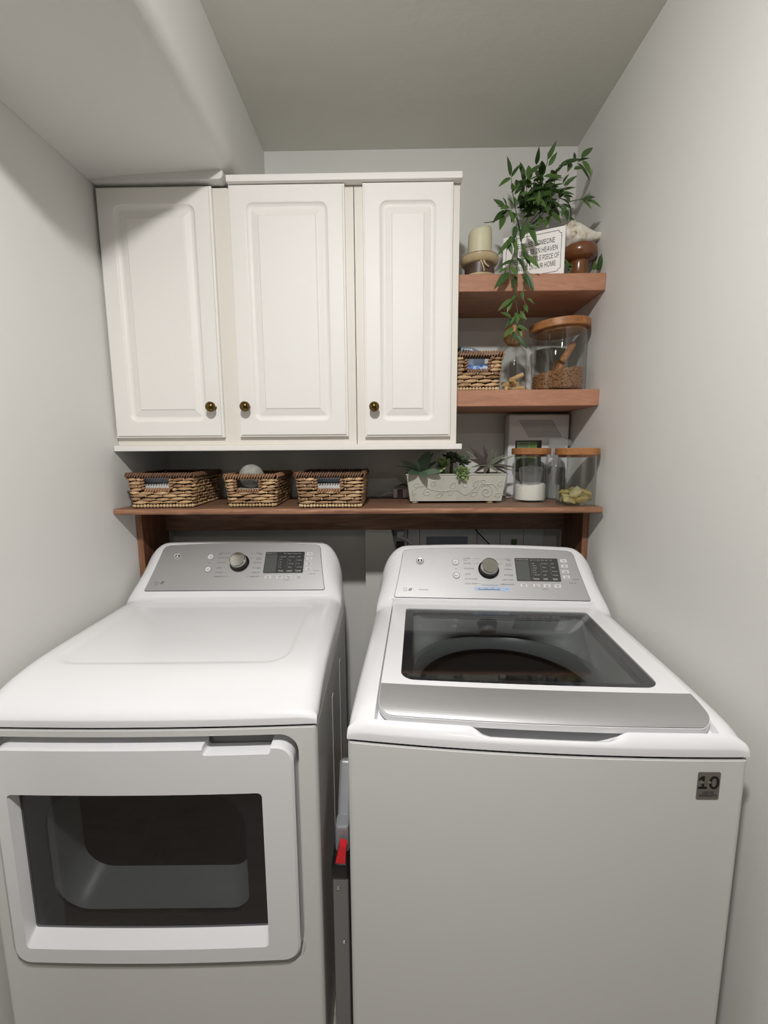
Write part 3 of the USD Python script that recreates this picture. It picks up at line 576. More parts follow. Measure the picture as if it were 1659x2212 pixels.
# ---------------------------------------------------------------- woven baskets
def spindle(p0, p1, r, out, n=6, k=5, arch=0.0):
    """twisted strand from p0 to p1, thick in the middle, arching outwards"""
    t = np.linspace(0, 1, k); pts = np.outer(1-t, p0)+np.outer(t, p1)+np.outer(np.sin(math.pi*t)*arch, out)
    rad = r*(.16+.84*np.sin(math.pi*(t*.90+.05)))
    return tube(pts, rad, n)
def basket(label, loc, rz, w, d, h, seed, hole=None, group=None, sides=('front', 'right')):
    """local frame: front face along +x at y=0, depth towards +y, base at z=0; w, d at the bottom, flaring a little"""
    rnd = random.Random(seed)
    t = thing('woven_basket', label, 'basket', loc, rz, group)
    fl = .010                                                      # flare per side at the rim
    def P(side, u, z):                                             # u runs 0..1 along that face
        e = fl*z/h; x0, x1, y0, y1 = -e, w+e, -e, d+e
        return {'front': np.array((x0+(x1-x0)*u, y0, z)), 'right': np.array((x1, y0+(y1-y0)*u, z)), 'back': np.array((x1+(x0-x1)*u, y1, z)), 'left': np.array((x0, y1+(y0-y1)*u, z))}[side]
    N = {'front': np.array((0, -1., 0)), 'right': np.array((1., 0, 0)), 'back': np.array((0, 1., 0)), 'left': np.array((-1., 0, 0))}
    LEN = {'front': w, 'back': w, 'left': d, 'right': d}
    rows = 8; z0, z1 = .012, h-.014; dz = (z1-z0)/rows
    inner = []
    # dark inner lining so that the weave is closed
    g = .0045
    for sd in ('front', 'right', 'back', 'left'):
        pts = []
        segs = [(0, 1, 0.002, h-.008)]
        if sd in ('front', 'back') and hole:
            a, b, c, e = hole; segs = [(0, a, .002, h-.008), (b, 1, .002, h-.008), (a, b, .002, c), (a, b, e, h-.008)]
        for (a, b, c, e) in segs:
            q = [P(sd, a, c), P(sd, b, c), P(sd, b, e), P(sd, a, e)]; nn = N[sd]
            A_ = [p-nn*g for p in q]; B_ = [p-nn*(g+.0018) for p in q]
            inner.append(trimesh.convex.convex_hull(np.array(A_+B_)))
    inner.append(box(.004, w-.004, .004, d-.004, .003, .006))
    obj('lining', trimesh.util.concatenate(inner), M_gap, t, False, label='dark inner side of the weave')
    back = []; beads = []; stakes = []; rim = []
    for sd in ('front', 'right', 'back', 'left'):
        L = LEN[sd]; n = max(3, round(L/.044)); nn = N[sd]
        for r in range(rows):
            z = z0+dz*(r+.5); off = .5*(r % 2)
            for q in range(-1, n+1):
                u0, u1 = (q+off+.02)/n, (q+off+1.06)/n
                u0, u1 = max(u0, -.004), min(u1, 1.004)
                if u1-u0 < .25/n: continue
                ivs = [(u0, u1)]
                if hole and sd in ('front', 'back') and hole[2]-.004 < z < hole[3]+.006:
                    a, b = hole[0]-.02, hole[1]+.02
                    ivs = [(s, e) for s, e in ((u0, min(u1, a)), (max(u0, b), u1)) if e-s > .07]
                for s, e in ivs:
                    j0, j1 = rnd.uniform(-.0016, .0016), rnd.uniform(-.0016, .0016)
                    m = spindle(P(sd, s, z+j0-.0012), P(sd, e, z+j1+.0012), dz*rnd.uniform(.48, .62), nn, arch=rnd.uniform(.001, .0035))
                    if sd in sides: obj('strand', m, M_strand, t, 60)
                    else: back.append(m)
        for q in range(1, n*2):
            u = q/(2*n)
            if hole and sd in ('front', 'back') and hole[0] < u < hole[1]: zt = hole[2]
            else: zt = h-.01
            for r in range(rows):
                za, zb = z0+dz*(r+.25), z0+dz*(r+.80)
                if zb < zt and (r+q) % 2 == 0 and rnd.random() < .8:
                    stakes.append(tube([P(sd, u, za)+nn*.004, P(sd, u+rnd.uniform(-.01, .01), (za+zb)/2)+nn*.0052, P(sd, u, zb)+nn*.004], .0016, 5))
        nb = round(L/.0098)
        for q in range(nb):
            u = (q+.5)/nb; c = P(sd, u, .0062)
            s = trimesh.creation.icosphere(1, 1.0); s.apply_scale((.0052, .0052, .0060*rnd.uniform(.85, 1.1))); s.apply_translation(c+nn*.001); beads.append(s)
        nw = round(L/.0072)
        for q in range(nw):
            u = (q+.5)/nw; tdir = (P(sd, 1, h)-P(sd, 0, h))/np.linalg.norm(P(sd, 1, h)-P(sd, 0, h))
            c = P(sd, u, h-.0075); lean = tdir*.0035
            pts = [c+np.array((0, 0, -.0075))-lean+nn*.0035, c+nn*.0062-lean*.3, c+np.array((0, 0, .0075))+lean+nn*.002, c+np.array((0, 0, .0085))-nn*.004+lean]
            rim.append(tube(np.array(pts), np.array([.0018, .0034, .0033, .0018])*rnd.uniform(.85, 1.1), 6))
        if hole and sd in ('front', 'back'):
            hw = []
            a, b, c, e = hole; nh = round(L*(b-a)/.0075)
            for q in range(nh):
                p = P(sd, a+(b-a)*(q+.5)/nh, c-.003)
                hw.append(tube([p+nn*.005+np.array((-.002, 0, -.005)), p+nn*.0065, p+np.array((.002, 0, .005))+nn*.003, p+np.array((.001, 0, .005))-nn*.004], [.002, .0038, .0036, .002], 6))
            for uu, sg_ in ((a, -1), (b, 1)):
                for q in range(4):
                    p = P(sd, uu+sg_*.012, c+(e-c)*(q+.5)/4.2)
                    hw.append(tube([p+np.array((-.006, 0, -.002))+nn*.003, p+nn*.0062, p+np.array((.006, 0, .002))+nn*.003], [.002, .0046, .002], 6))
            obj('handle_wrap', trimesh.util.concatenate(hw), M_rim, t, 60, label='dark wrapped edge of the hand hole')
    obj('far_weave', trimesh.util.concatenate(back), M_strand, t, 60, kind='stuff')
    obj('stakes', trimesh.util.concatenate(stakes), M_beads, t, 60, kind='stuff')
    obj('base_braid', trimesh.util.concatenate(beads), M_beads, t, 60, label='pale knotted braid along the bottom')
    obj('rim', trimesh.util.concatenate(rim), M_rim, t, 60, label='dark brown wrapped rim')
    return t
BZ = TZ+.0008
G = 'woven baskets on the bridge shelf'
b1 = ((.054, -.342, BZ), .06, .178, .250, .108); b2 = ((.353, -.330, BZ), .05, .138, .245, .103); b3 = ((.580, -.350, BZ), .0, .184, .240, .108)
basket('wide woven basket nearest the left wall, pale cloth showing in its hand hole', *b1, 11, hole=(.24, .66, .058, .094), group=G)
basket('narrow woven basket with a grey ball sticking out of the top', *b2, 12, hole=(.20, .68, .054, .088), group=G)
basket('woven basket nearest the potted succulents, pale cloth showing in its hand hole', *b3, 13, hole=(.30, .68, .056, .092), group=G)
def loc_in(b, x, y, z):
    (o, rz) = b[0], b[1]; c, s = math.cos(rz), math.sin(rz); return (o[0]+c*x-s*y, o[1]+s*x+c*y, o[2]+z)
def lumpy(m, amp, sc, seed=0):
    v = m.vertices; n = m.vertex_normals; m = m.copy(); m.vertices = v+n*((meshkit.fbm(v*sc+seed, 3, seed)-.5)*2*amp)[:, None]; return m
def cloth_stack(w, d, h, layers, seed):
    ms = []
    for k in range(layers):
        v, f, _ = meshkit.arrays(rbox(0, w, 0, d, h*k/layers, h*(k+1)/layers-.0008, min(.004, h/layers*.45), 3).refine_to_length(.012))
        ms.append(lumpy(trimesh.Trimesh(v, f, process=False), .0018, 40, seed+k))
    return ms
M_cloth = mat('cloth_blue_grey', (124, 134, 146), .85); M_paper = mat('cloth_white', (212, 212, 206), .8)
for b, lb in ((b1, 'stack of blue grey and white cloths inside the basket nearest the left wall'), (b3, 'stack of blue grey and white cloths inside the basket nearest the succulents')):
    t = thing('folded_cloths', lb, 'cloth', loc_in(b, .014, .016, .0075), b[1], 'cloth stacks in the baskets')
    ms = cloth_stack(b[2]-.028, b[3]-.032, .091, 4, 3)
    for k, m in enumerate(ms): obj('cloth', m, M_paper if k < 3 else M_cloth, t, 40, label='white folded cloth' if k < 3 else 'blue grey folded cloth')
    obj('upright_cloth', mv(rbox(.01, b[2]-.04, -.003, .0005, .072, .090, .001), (0, 0, 0)), M_cloth, t, 30)
s = lumpy(trimesh.creation.icosphere(4, .0395), .0012, 60, 4)
o = obj('dryer_ball', mv(s, loc_in(b2, .058, .0490, .0935)), mat('grey_wool', (140, 140, 134), .95, noise=(45, (168, 168, 160)), bump=(260, .5, .003)), None, True, 'grey felted ball resting in the narrow basket', 'ball')
t = thing('folded_cloths', 'white cloths under the grey ball in the narrow basket', 'cloth', loc_in(b2, .012, .016, .0075), b2[1], 'cloth stacks in the baskets')
for m in cloth_stack(b2[2]-.024, b2[3]-.032, .050, 3, 9): obj('cloth', m, M_paper, t, 40)

# ---------------------------------------------------------------- planter with succulents
pl = thing('planter', 'pale embossed metal trough planter full of succulents', 'planter', (1.0745, -.198, TZ+.0006))
def trough(w0, w1, d0, d1, z0, z1):
    return Manifold.hull_points(np.array([(sx*w, sy*d, z) for w, d, z in ((w0/2, d0/2, z0), (w1/2, d1/2, z1)) for sx in (-1, 1) for sy in (-1, 1)]))
tr = trough(.302, .326, .098, .120, .007, .0955)-trough(.296, .320, .092, .114, .011, .10)
M_pl = mat('planter_paint', (196, 197, 188), .62, noise=(28, (184, 184, 172)), bump=(140, .12, .002))
v, f, _ = meshkit.arrays(tr); obj('trough', trimesh.Trimesh(v, f, process=False), M_pl, pl, 20)
rimp = [tube(np.array([(-.163, -.060, .0955), (.163, -.060, .0955), (.163, .060, .0955), (-.163, .060, .0955), (-.163, -.060, .0955)]), .0024, 8)]
obj('rolled_rim', trimesh.util.concatenate(rimp), M_pl, pl, 40)
for x in (-.135, .115):
    obj('foot', mv(lathe([(0, 0), (.011, 0), (.013, .003), (.011, .0075), (0, .0075)], 18), (x, -.034, 0)), mat('foot_beige', (196, 182, 156), .6) if x < 0 else stage.GetPrimAtPath('/World/Looks/foot_beige').GetPath(), pl)
# raised scrollwork on the front: strokes in (x, z) laid on the sloping front
def on_trough(x, z):
    d = .049+(.060-.049)*(z-.007)/.0885; return np.array((x, -d-.0004, z))
sc = []
def scroll(pts, r=.0016): sc.append(tube(np.array([on_trough(*p) for p in spline(pts, 6)]), r, 6))
def spiral(cx, cz, r0, turns, ph=0, sgn=1, r=.0016):
    a = np.linspace(0, turns*2*math.pi, int(26*turns)); rad = r0*(1-a/(a[-1]*1.12))
    sc.append(tube(np.array([on_trough(cx+q*math.cos(ph+sgn*w), cz+q*math.sin(ph+sgn*w)) for q, w in zip(rad, a)]), r, 6))
def leaf_outline(cx, cz, L, W, a):
    tt = np.linspace(0, 2*math.pi, 22); px = L*np.cos(tt); pz = W*np.sin(tt)*(1-.45*np.cos(tt))
    sc.append(tube(np.array([on_trough(cx+x*math.cos(a)-z*math.sin(a), cz+x*math.sin(a)+z*math.cos(a)) for x, z in zip(px, pz)]), .0013, 6))
spiral(.100, .038, .024, 1.6, 2.4, -1); spiral(-.095, .036, .016, 1.4, .4, 1); spiral(-.020, .034, .013, 1.3, 2.8, -1); spiral(-.140, .030, .008, 1.2)
scroll([(-.145, .040), (-.110, .058), (-.075, .044), (-.045, .040), (.0, .044), (.030, .028), (.055, .046), (.070, .056)])
scroll([(.070, .040), (.085, .064), (.115, .064), (.138, .040)])
for c in ((-.054, .027, .011, .006, .5), (.060, .031, .012, .007, .3), (.065, .066, .012, .007, 1.0), (.145, .066, .009, .006, 1.2), (.140, .028, .011, .006, .3), (-.010, .060, .012, .007, 1.0), (.028, .062, .009, .006, 2.2), (.088, .072, .008, .005, 2.8), (-.130, .062, .009, .005, .4), (-.075, .066, .009, .006, 1.0)): leaf_outline(*c)
obj('embossed_scrolls', trimesh.util.concatenate(sc), M_pl, pl, 60, label='raised leafy scrollwork')
obj('soil', trimesh.Trimesh(*meshkit.arrays(trough(.290, .312, .086, .108, .012, .084))[:2], process=False), mat('soil', (52, 44, 36), .95, bump=(120, .6, .004)), pl, False)
def leaf3d(base, tip, w, thick, normal, cup=0.0, droop=0.0, shape=.55, n=9, pointed=1.0):
    """fleshy leaf: lens-shaped sections from base to tip; normal = its upper side"""
    base, tip, nrm = np.array(base, float), np.array(tip, float), np.array(normal, float)
    ax = tip-base; L = np.linalg.norm(ax); ax /= L; nrm = nrm-ax*np.dot(nrm, ax); nrm /= np.linalg.norm(nrm)+1e-9; sd = np.cross(ax, nrm)
    rows = []; ts = np.linspace(0, 1, n)
    for t_ in ts:
        wv = w*(np.sin(math.pi*min(1, t_**(shape))*.985)**pointed*.9+.10*(1-t_)+.004)
        c = base+ax*L*t_+nrm*(-droop*t_*t_)*L
        k = []
        for a in np.linspace(0, 2*math.pi, 8, endpoint=False):
            x = math.cos(a); k.append(c+sd*x*wv/2+nrm*(math.sin(a)*thick/2*(wv/w)+cup*x*x*wv))
        rows.append(k)
    P = np.array(rows); P = np.concatenate([P, P[:, :1]], 1); m = grid(P); m.fix_normals(); return m
SZ = TZ+.0825
M_jade = leafmat('jade_leaf', (64, 86, 66), (112, 132, 110), .08, .5)
def W3(x, y, z): return np.array((x, y, z))
jc = W3(.957, -.232, 1.352)
jl = [((.878, -.262, 1.372), .030, (0, -.3, 1)), ((.893, -.215, 1.388), .034, (.3, -.7, .8)), ((.899, -.25, 1.366), .026, (0, -.5, 1)), ((.990, -.205, 1.417), .048, (-.4, -1, .3)), ((1.006, -.185, 1.414), .020, (-.6, -.5, .5)), ((1.030, -.190, 1.392), .026, (-.5, -.3, 1)), ((1.018, -.285, 1.352), .036, (0, -1, .9)), ((.972, -.300, 1.338), .030, (0, -1, .8)), ((.914, -.290, 1.348), .030, (.2, -.6, 1)), ((.946, -.262, 1.386), .014, (0, -1, .5))]
t = thing('succulent', 'dark grey green succulent with broad oval leaves, left end of planter', 'succulent', (0, 0, 0), 0, 'succulents in the trough')
obj('stem', tube([(.957, -.225, SZ-.002), (.957, -.228, 1.345), (.957, -.232, 1.358)], .006, 8), M_jade, t)
for tip, w_, nn in jl: obj('leaf', leaf3d(jc, tip, w_, .005, nn, cup=.10, shape=.85, pointed=.75), M_jade, t, 50)
M_ros = leafmat('rosette_leaf', (72, 96, 56), (150, 172, 112), .12, .5)
M_rosd = leafmat('rosette_dark', (48, 62, 46), (92, 108, 76), .1, .5)
def rosette(label, c, axis, R, mt, seed, n=26):
    rnd = random.Random(seed); t = thing('succulent', label, 'succulent', (0, 0, 0), 0, 'succulents in the trough')
    c = np.array(c); ax = np.array(axis, float); ax /= np.linalg.norm(ax); u = np.cross(ax, (0.2, 1, .1)); u /= np.linalg.norm(u); w = np.cross(ax, u)
    foot = np.array((c[0], max(min(c[1]-.2*ax[1]*R, -.16), -.24), SZ-.002))
    obj('stem', tube(spline([foot, (foot+c)/2+np.array((0, 0, .002)), c-ax*.004], 4), .0055, 8), mt, t)
    for k in range(n):
        q = k/n; a = k*2.39996; el = .15+1.15*(1-q)**1.0*1.0
        el = 1.45-1.35*q; d = ax*math.sin(el)+(u*math.cos(a)+w*math.sin(a))*math.cos(el)
        L = R*(.40+.60*q)*rnd.uniform(.92, 1.05); nn = ax*math.cos(el)-(u*math.cos(a)+w*math.sin(a))*math.sin(el)
        obj('leaf', leaf3d(c+d*.003, c+d*L, R*.40*(.6+.5*q), .0045, nn, cup=.12, droop=-.10, shape=1.5, pointed=.7, n=7), mt, t, 50)
rosette('light green rosette succulent hanging over the planter front, lowest in the middle', (1.090, -.262, 1.352), (.15, -1, -.05), .034, M_ros, 2)
rosette('light green rosette succulent left of the lowest one, beside the oval leaves', (1.034, -.235, 1.374), (-.45, -1, .5), .034, M_ros, 3)
rosette('dark green rosette succulent at the back, touching the cabinet trim', (1.066, -.195, 1.388), (-.1, -.6, 1), .041, M_rosd, 4, 30)
rosette('dark green rosette succulent beside the pointed purple one', (1.098, -.205, 1.382), (.4, -.8, .9), .040, M_rosd, 5, 30)
M_aga = leafmat('agave_leaf', (72, 56, 62), (122, 128, 110), .1, .4)
t = thing('succulent', 'spiky purple green succulent with long pointed leaves, right end of planter', 'succulent', (0, 0, 0), 0, 'succulents in the trough')
ac = np.array((1.188, -.195, 1.372)); rnd = random.Random(9)
obj('stem', tube([(1.188, -.195, SZ-.002), ac+(0, 0, .002)], .008, 8), M_aga, t)
tips = [(1.120, -.235, 1.436), (1.112, -.23, 1.421), (1.172, -.215, 1.437), (1.199, -.225, 1.426), (1.218, -.215, 1.419), (1.270, -.225, 1.405), (1.274, -.24, 1.372), (1.268, -.235, 1.360), (1.234, -.235, 1.405), (1.118, -.25, 1.395), (1.124, -.245, 1.372), (1.135, -.25, 1.355), (1.165, -.262, 1.350), (1.215, -.262, 1.352), (1.245, -.255, 1.350), (1.16, -.15, 1.42), (1.22, -.15, 1.415), (1.25, -.16, 1.385), (1.185, -.165, 1.428)]
for k, p in enumerate(tips): obj('leaf', leaf3d(ac, p, rnd.uniform(.015, .020), .004, (ac[0]-p[0], -.3, .05+.6*(p[2] < 1.39)), cup=.10, droop=.10, shape=.60, pointed=.9), M_aga, t, 50)

# ---------------------------------------------------------------- jars and other things on the bridge shelf
def jar(name, label, x, y, z, r, h, lid_r, lid_h, tilt=0.0, mlid=None, cat='jar', group=None):
    t = thing(name, label, cat, (x, y, z+.0006), 0, group)
    obj('glass', lathe([(0, .0), (r-.003, 0), (r, .003), (r, h), (r-.0022, h), (r-.0022, .0055), (r-.006, .004), (0, .004)], 48), M_glass, t, 40, label='clear glass wall')
    rot = trimesh.transformations.rotation_matrix(tilt, (0.2, 1, 0))
    l = lathe([(0, h+.0005), (lid_r-.0015, h+.0005), (lid_r, h+.002), (lid_r, h+lid_h-.002), (lid_r-.002, h+lid_h), (0, h+lid_h)], 48)
    p_ = lathe([(0, h-.007), (r-.006, h-.007), (r-.0035, h-.006), (r-.0035, h+.0006), (0, h+.0006)], 40)
    m = trimesh.util.concatenate([l, p_]); m.apply_translation((0, 0, -h)); m.apply_transform(rot); m.apply_translation((0, 0, h))
    obj('lid', m, M_lid, t, 40, label='round wooden lid'); return t
J1 = (1.337, -.186); J2 = (1.4465, -.2950)
jar('glass_jar', 'wooden-lidded glass jar of white powder beside the planter', *J1, TZ, .0555, .158, .0640, .0215, group='lidded jars on the bridge shelf')
pw = lathe([(0, .0052), (.0500, .0052), (.0520, .007), (.0520, .056), (.046, .0585), (.03, .0555), (.012, .058), (0, .0575)], 40)
pv = pw.vertices.copy(); top = pv[:, 2] > .05; pv[top, 2] += .010*(meshkit.fbm(pv[top]*60, 3, 2)-.5)+.06*pv[top, 0]; pw.vertices = pv
o = obj('washing_powder', mv(pw, (J1[0], J1[1], TZ+.0006)), mat('powder_white', (240, 236, 230), .9, bump=(300, .3, .002)), None, 60, 'heap of white washing powder in the jar', 'powder', kind='stuff')
sc_t = thing('scoop', 'clear plastic scoop standing in the white powder', 'scoop', (J1[0]+.004, J1[1]+.004, TZ+.060))
M_plastic = pane('clear_plastic', (.90, .90, .90), 1.3, .05, .12)
cup = lumpy(trimesh.Trimesh(*meshkit.arrays(lathe([(0, 0), (.026, 0), (.036, .012), (.040, .050), (.034, .056), (.012, .060), (.012, .066), (.0, .068)], 36))[:2], process=False), .0035, 55, 6)
obj('cup', cup, M_plastic, sc_t, 60); obj('scoop_handle', mv(rbox(-.006, .006, -.003, .003, .05, .085, .0025), (.012, 0, 0)), M_plastic, sc_t, 30)
jar('glass_jar', 'wooden-lidded glass jar of yellow detergent pods, nearest the right wall', *J2, TZ, .0575, .1565, .0655, .0215, group='lidded jars on the bridge shelf')
M_pod = usdkit.material(stage, '/World/Looks/pod_gel', {'p': ('principled_bsdf', {'roughness': .06, 'coat_weight': .6, 'transmission_weight': .72, 'ior': 1.25}), 'oi': ('object_info', {}), 'r': ('rgb_ramp', {'ramp': [(0, lin((246, 218, 120))), (.6, lin((252, 238, 178))), (.85, lin((248, 244, 214))), (1, lin((150, 182, 130)))]})}, [('oi.random', 'r.fac'), ('r.color', 'p.base_color')], surface='p.BSDF')
rnd = random.Random(21); pods = []
for lay, (z, rr_, n) in enumerate(((.018, .034, 5), (.016, .0, 1), (.036, .032, 4), (.040, .002, 1))):
    for q in range(n):
        a = 2*math.pi*q/n+lay*.6; pods.append((rr_*math.cos(a), rr_*math.sin(a), z+rnd.uniform(-.001, .003)))
def pod_mesh(sd):
    X, Y = np.meshgrid(np.linspace(-1, 1, 17), np.linspace(-1, 1, 17), indexing='ij')
    H = (np.clip(1-X**2, 0, 1)*np.clip(1-Y**2, 0, 1))**.55; W_ = 1+.06*np.sin(3*X+sd)+.06*np.sin(4*Y+2*sd)
    T = np.stack([X*.0185*W_, Y*.0170*W_, .0095*H+.0014*np.sin(6*X+sd)*H+.0012*np.sin(7*Y+2*sd)], -1); B = T.copy(); B[..., 2] = -.0085*H+.0012*np.sin(7*Y+2*sd)-.0002
    m = grid(T); m2 = grid(B); m2.invert(); return trimesh.util.concatenate([m, m2])
for k, (x, y, z) in enumerate(pods):
    m = mv(pod_mesh(k*1.7), (0, 0, 0), rx=rnd.uniform(-.9, .9), ry=rnd.uniform(-.8, .8), rz=rnd.uniform(0, 3.1)); lo = m.bounds[0][2]
    obj('detergent_pod', mv(m, (J2[0]+x, J2[1]+y, TZ+.0008+max(z, .0052-lo))), M_pod, None, 60, 'yellow gel detergent pod in the glass jar by the right wall', 'detergent pod', 'detergent pods in the jar')
# spray bottle between and behind the two jars
t = thing('spray_bottle', 'clear spray bottle with pale green liquid behind the two jars', 'bottle', (1.449, -.118, TZ+.0006))
obj('bottle', lathe([(0, 0), (.031, 0), (.033, .003), (.033, .105), (.028, .128), (.013, .142), (.012, .165), (.0105, .165), (.0112, .142), (.026, .127), (.0315, .105), (.0315, .004), (0, .003)], 40), M_plastic, t, 40, label='clear plastic bottle')
obj('liquid', lathe([(0, .0045), (.0308, .0045), (.0308, .050), (0, .050)], 36), mat('green_liquid', (142, 156, 142), .2), t, 30, label='pale green liquid')
obj('collar', lathe([(0, .160), (.0145, .160), (.0145, .178), (.010, .182), (0, .182)], 28), M_plastic, t, 40)
v, f, _ = meshkit.arrays((rbox(-.030, .030, -.012, .012, .180, .214, .009, 4)+rbox(.015, .050, -.009, .009, .186, .210, .0085, 4)))
obj('trigger_head', trimesh.Trimesh(v, f, process=False), M_plastic, t, 40, label='frosted clear spray head')
obj('trigger', tube(spline([(-.020, 0, .184), (-.034, 0, .170), (-.036, 0, .148)], 5), [.005]*4+[.0045]*4+[.004]*3, 8), M_plastic, t, 40)
obj('dip_tube', tube([(0, 0, .006), (0, 0, .164)], .002, 8), M_plastic, t, 40)
# white device with the slanted grille
t = thing('router_box', 'upright white plastic device with slanted perforated grille under the lower floating shelf', 'electronic device', (1.289, -.072, TZ+.0006))
WD, HD = .219, .3015
v, f, _ = meshkit.arrays(rbox(.0, WD, .0, .055, .004, HD, .006, 4)); obj('casing', trimesh.Trimesh(v, f, process=False), mat('device_white', (224, 224, 226), .4), t, 30)
obj('base_lip', rbox(-.004, WD+.002, -.012, .055, 0, .0045, .0015), stage.GetPrimAtPath('/World/Looks/device_white').GetPath(), t, 30)
holes = []
for r in range(13):
    for c in range(26):
        x = .038+.034*r/12*1.02+c*.00475; z = HD-.0225-r*.00485
        holes.append(mv(trimesh.creation.cylinder(.00155, .0006, sections=6), (x, -.0002, z), rx=math.pi/2))
obj('grille', trimesh.util.concatenate(holes), M_printd, t, False, label='slanted field of small round holes', kind='stuff')
lb = obj('label_plate', rbox(.026, .121, -.0012, .0005, .095, .208, .0006, 2), M_black, t, False, label='black bordered label')
obj('label_field', rbox(.032, .104, -.0017, -.0005, .098, .203, .0004, 2), mat('label_green', (128, 152, 112), .5), lb, False)
obj('label_marks', mv(extr(unary_union([rr(.038, .072, .184, .198, .001).difference(rr(.0395, .0705, .1855, .1965, .001)), sg.box(.043, .188, .046, .194), sg.box(.049, .188, .052, .194), sg.box(.055, .188, .058, .194), sg.box(.061, .188, .067, .190), sg.box(.061, .192, .067, .194)]), .0003), (0, -.0017, 0), rx=math.pi/2), M_printd, lb, False)
obj('label_stripe', rbox(.078, .098, -.0020, -.0012, .100, .201, .0003, 2), mat('label_lime', (104, 140, 66), .5), lb, False)
# power strip with its cord
t = thing('power_strip', 'white power strip with a dark red switch behind the planter', 'power strip', (.868, -.085, TZ+.0006))
obj('strip_body', rbox(0, .26, 0, .045, 0, .035, .004), M_key, t, 30)
sw = obj('switch_frame', rbox(.016, .036, -.0015, .003, .003, .033, .001), M_black, t, 30)
obj('switch_rocker', rbox(.0185, .0335, -.0035, .001, .007, .030, .001), mat('switch_red', (96, 24, 30), .3), sw, 30, label='dark red rocker')
obj('cord', tube(spline([(.003, .02, .016), (-.02, .018, .018), (-.036, .012, .010), (-.05, .02, .0045), (-.07, .045, .0045)], 7), .0042, 8), M_key, t, 40)
obj('black_lead', mv(tube(spline([(.958, -.05, TZ+.010), (.925, -.055, TZ+.040), (.906, -.06, TZ+.050), (.893, -.058, TZ+.0455)], 6), .0022, 7), (0, 0, -.0)), M_dark, None, 40, 'thin black lead rising over the power strip', 'cable')
# ---------------------------------------------------------------- lower floating shelf
MZ = 1.6097+.0006
bs = ((1.0705, -.246, MZ), 0.0, .132, .185, .118)
basket('small woven basket on the lower floating shelf with a blue package inside', *bs, 14, hole=(.26, .74, .062, .098))
t = thing('wipes_package', 'blue and white plastic package seen through the hand hole of the small basket', 'package', (1.0705+.014, -.246+.014, MZ+.0075))
v, f, _ = meshkit.arrays(rbox(.012, .104, .0, .045, .040, .078, .014, 4).refine_to_length(.008))
M_pkg = usdkit.material(stage, '/World/Looks/package_blue', {'tc': ('texture_coordinate', {}), 'n': ('noise_texture', {'scale': 55.0, 'detail': 2.0}), 'r': ('rgb_ramp', {'ramp': [(.38, lin((60, 96, 176))), (.5, lin((120, 156, 214))), (.6, lin((214, 222, 236)))]}), 'p': ('principled_bsdf', {'roughness': .25})}, [('tc.object', 'n.vector'), ('n.fac', 'r.fac'), ('r.color', 'p.base_color')], surface='p.BSDF')
obj('package', lumpy(trimesh.Trimesh(v, f, process=False), .004, 50, 3), M_pkg, t, 50)
t = thing('folded_package', 'grey blue plastic bag with dark printing rising above the small basket', 'package', (1.0705+.014, -.246+.062, MZ+.0075))
v, f, _ = meshkit.arrays(rbox(.008, .090, 0, .018, .0, .1335, .006, 3).refine_to_length(.010)); v[:, 2] += np.where(v[:, 2] > .05, (.010*np.cos((v[:, 0]-.02)*38)), 0); v[:, 1] += .004*np.sin(v[:, 0]*90)
M_bag = mat('bag_grey_blue', (112, 128, 146), .3, bump=(60, .3, .004)); obj('bag', trimesh.Trimesh(v, f, process=False), M_bag, t, 50)
obj('print_band', mv(extr(unary_union([sg.box(.014+.008*k, .1275-.0018*k, .0205+.008*k, .1340-.0018*k) for k in range(5)]), .0006), (0, -.0042, 0), rx=math.pi/2), M_printd, t, False, label='dark printed marks')
M_green = leafmat('plant_leaf', (50, 76, 38), (92, 124, 60), .22, .42)
def lance(p0, p1, w, up=(0, -.5, 1), n=7, bend=.10):
    """slim folded leaf from p0 to p1"""
    p0, p1, up = (np.array(q, float) for q in (p0, p1, up)); ax = p1-p0; L = np.linalg.norm(ax); ax /= L
    nn = up-ax*np.dot(up, ax); nn /= np.linalg.norm(nn)+1e-9; sd = np.cross(ax, nn); rows = []
    for t_ in np.linspace(0, 1, n):
        ww = w*max(.04, math.sin(math.pi*t_**.72)**.9)/2; c = p0+ax*L*t_+nn*(bend*L*(t_-t_*t_))
        rows.append([c-sd*ww+nn*ww*.35, c, c+sd*ww+nn*ww*.35])
    return grid(np.array(rows))
t = thing('leaf_sprig', 'dark green leafy tip showing behind the small basket rim beside the cabinet', 'plant', (1.088, -.150, MZ+.008))
obj('stem', tube([(0, 0, 0), (.002, -.01, .06), (-.004, -.02, .115)], .0014, 6), M_green, t)
for (a, b, c) in ((-.016, -.03, .142), (.006, -.03, .146), (.016, -.032, .138), (-.006, -.045, .136), (.012, -.045, .130)): obj('leaf', lance((-.004, -.02, .112), (a, b, c), .012), M_green, t, 60)
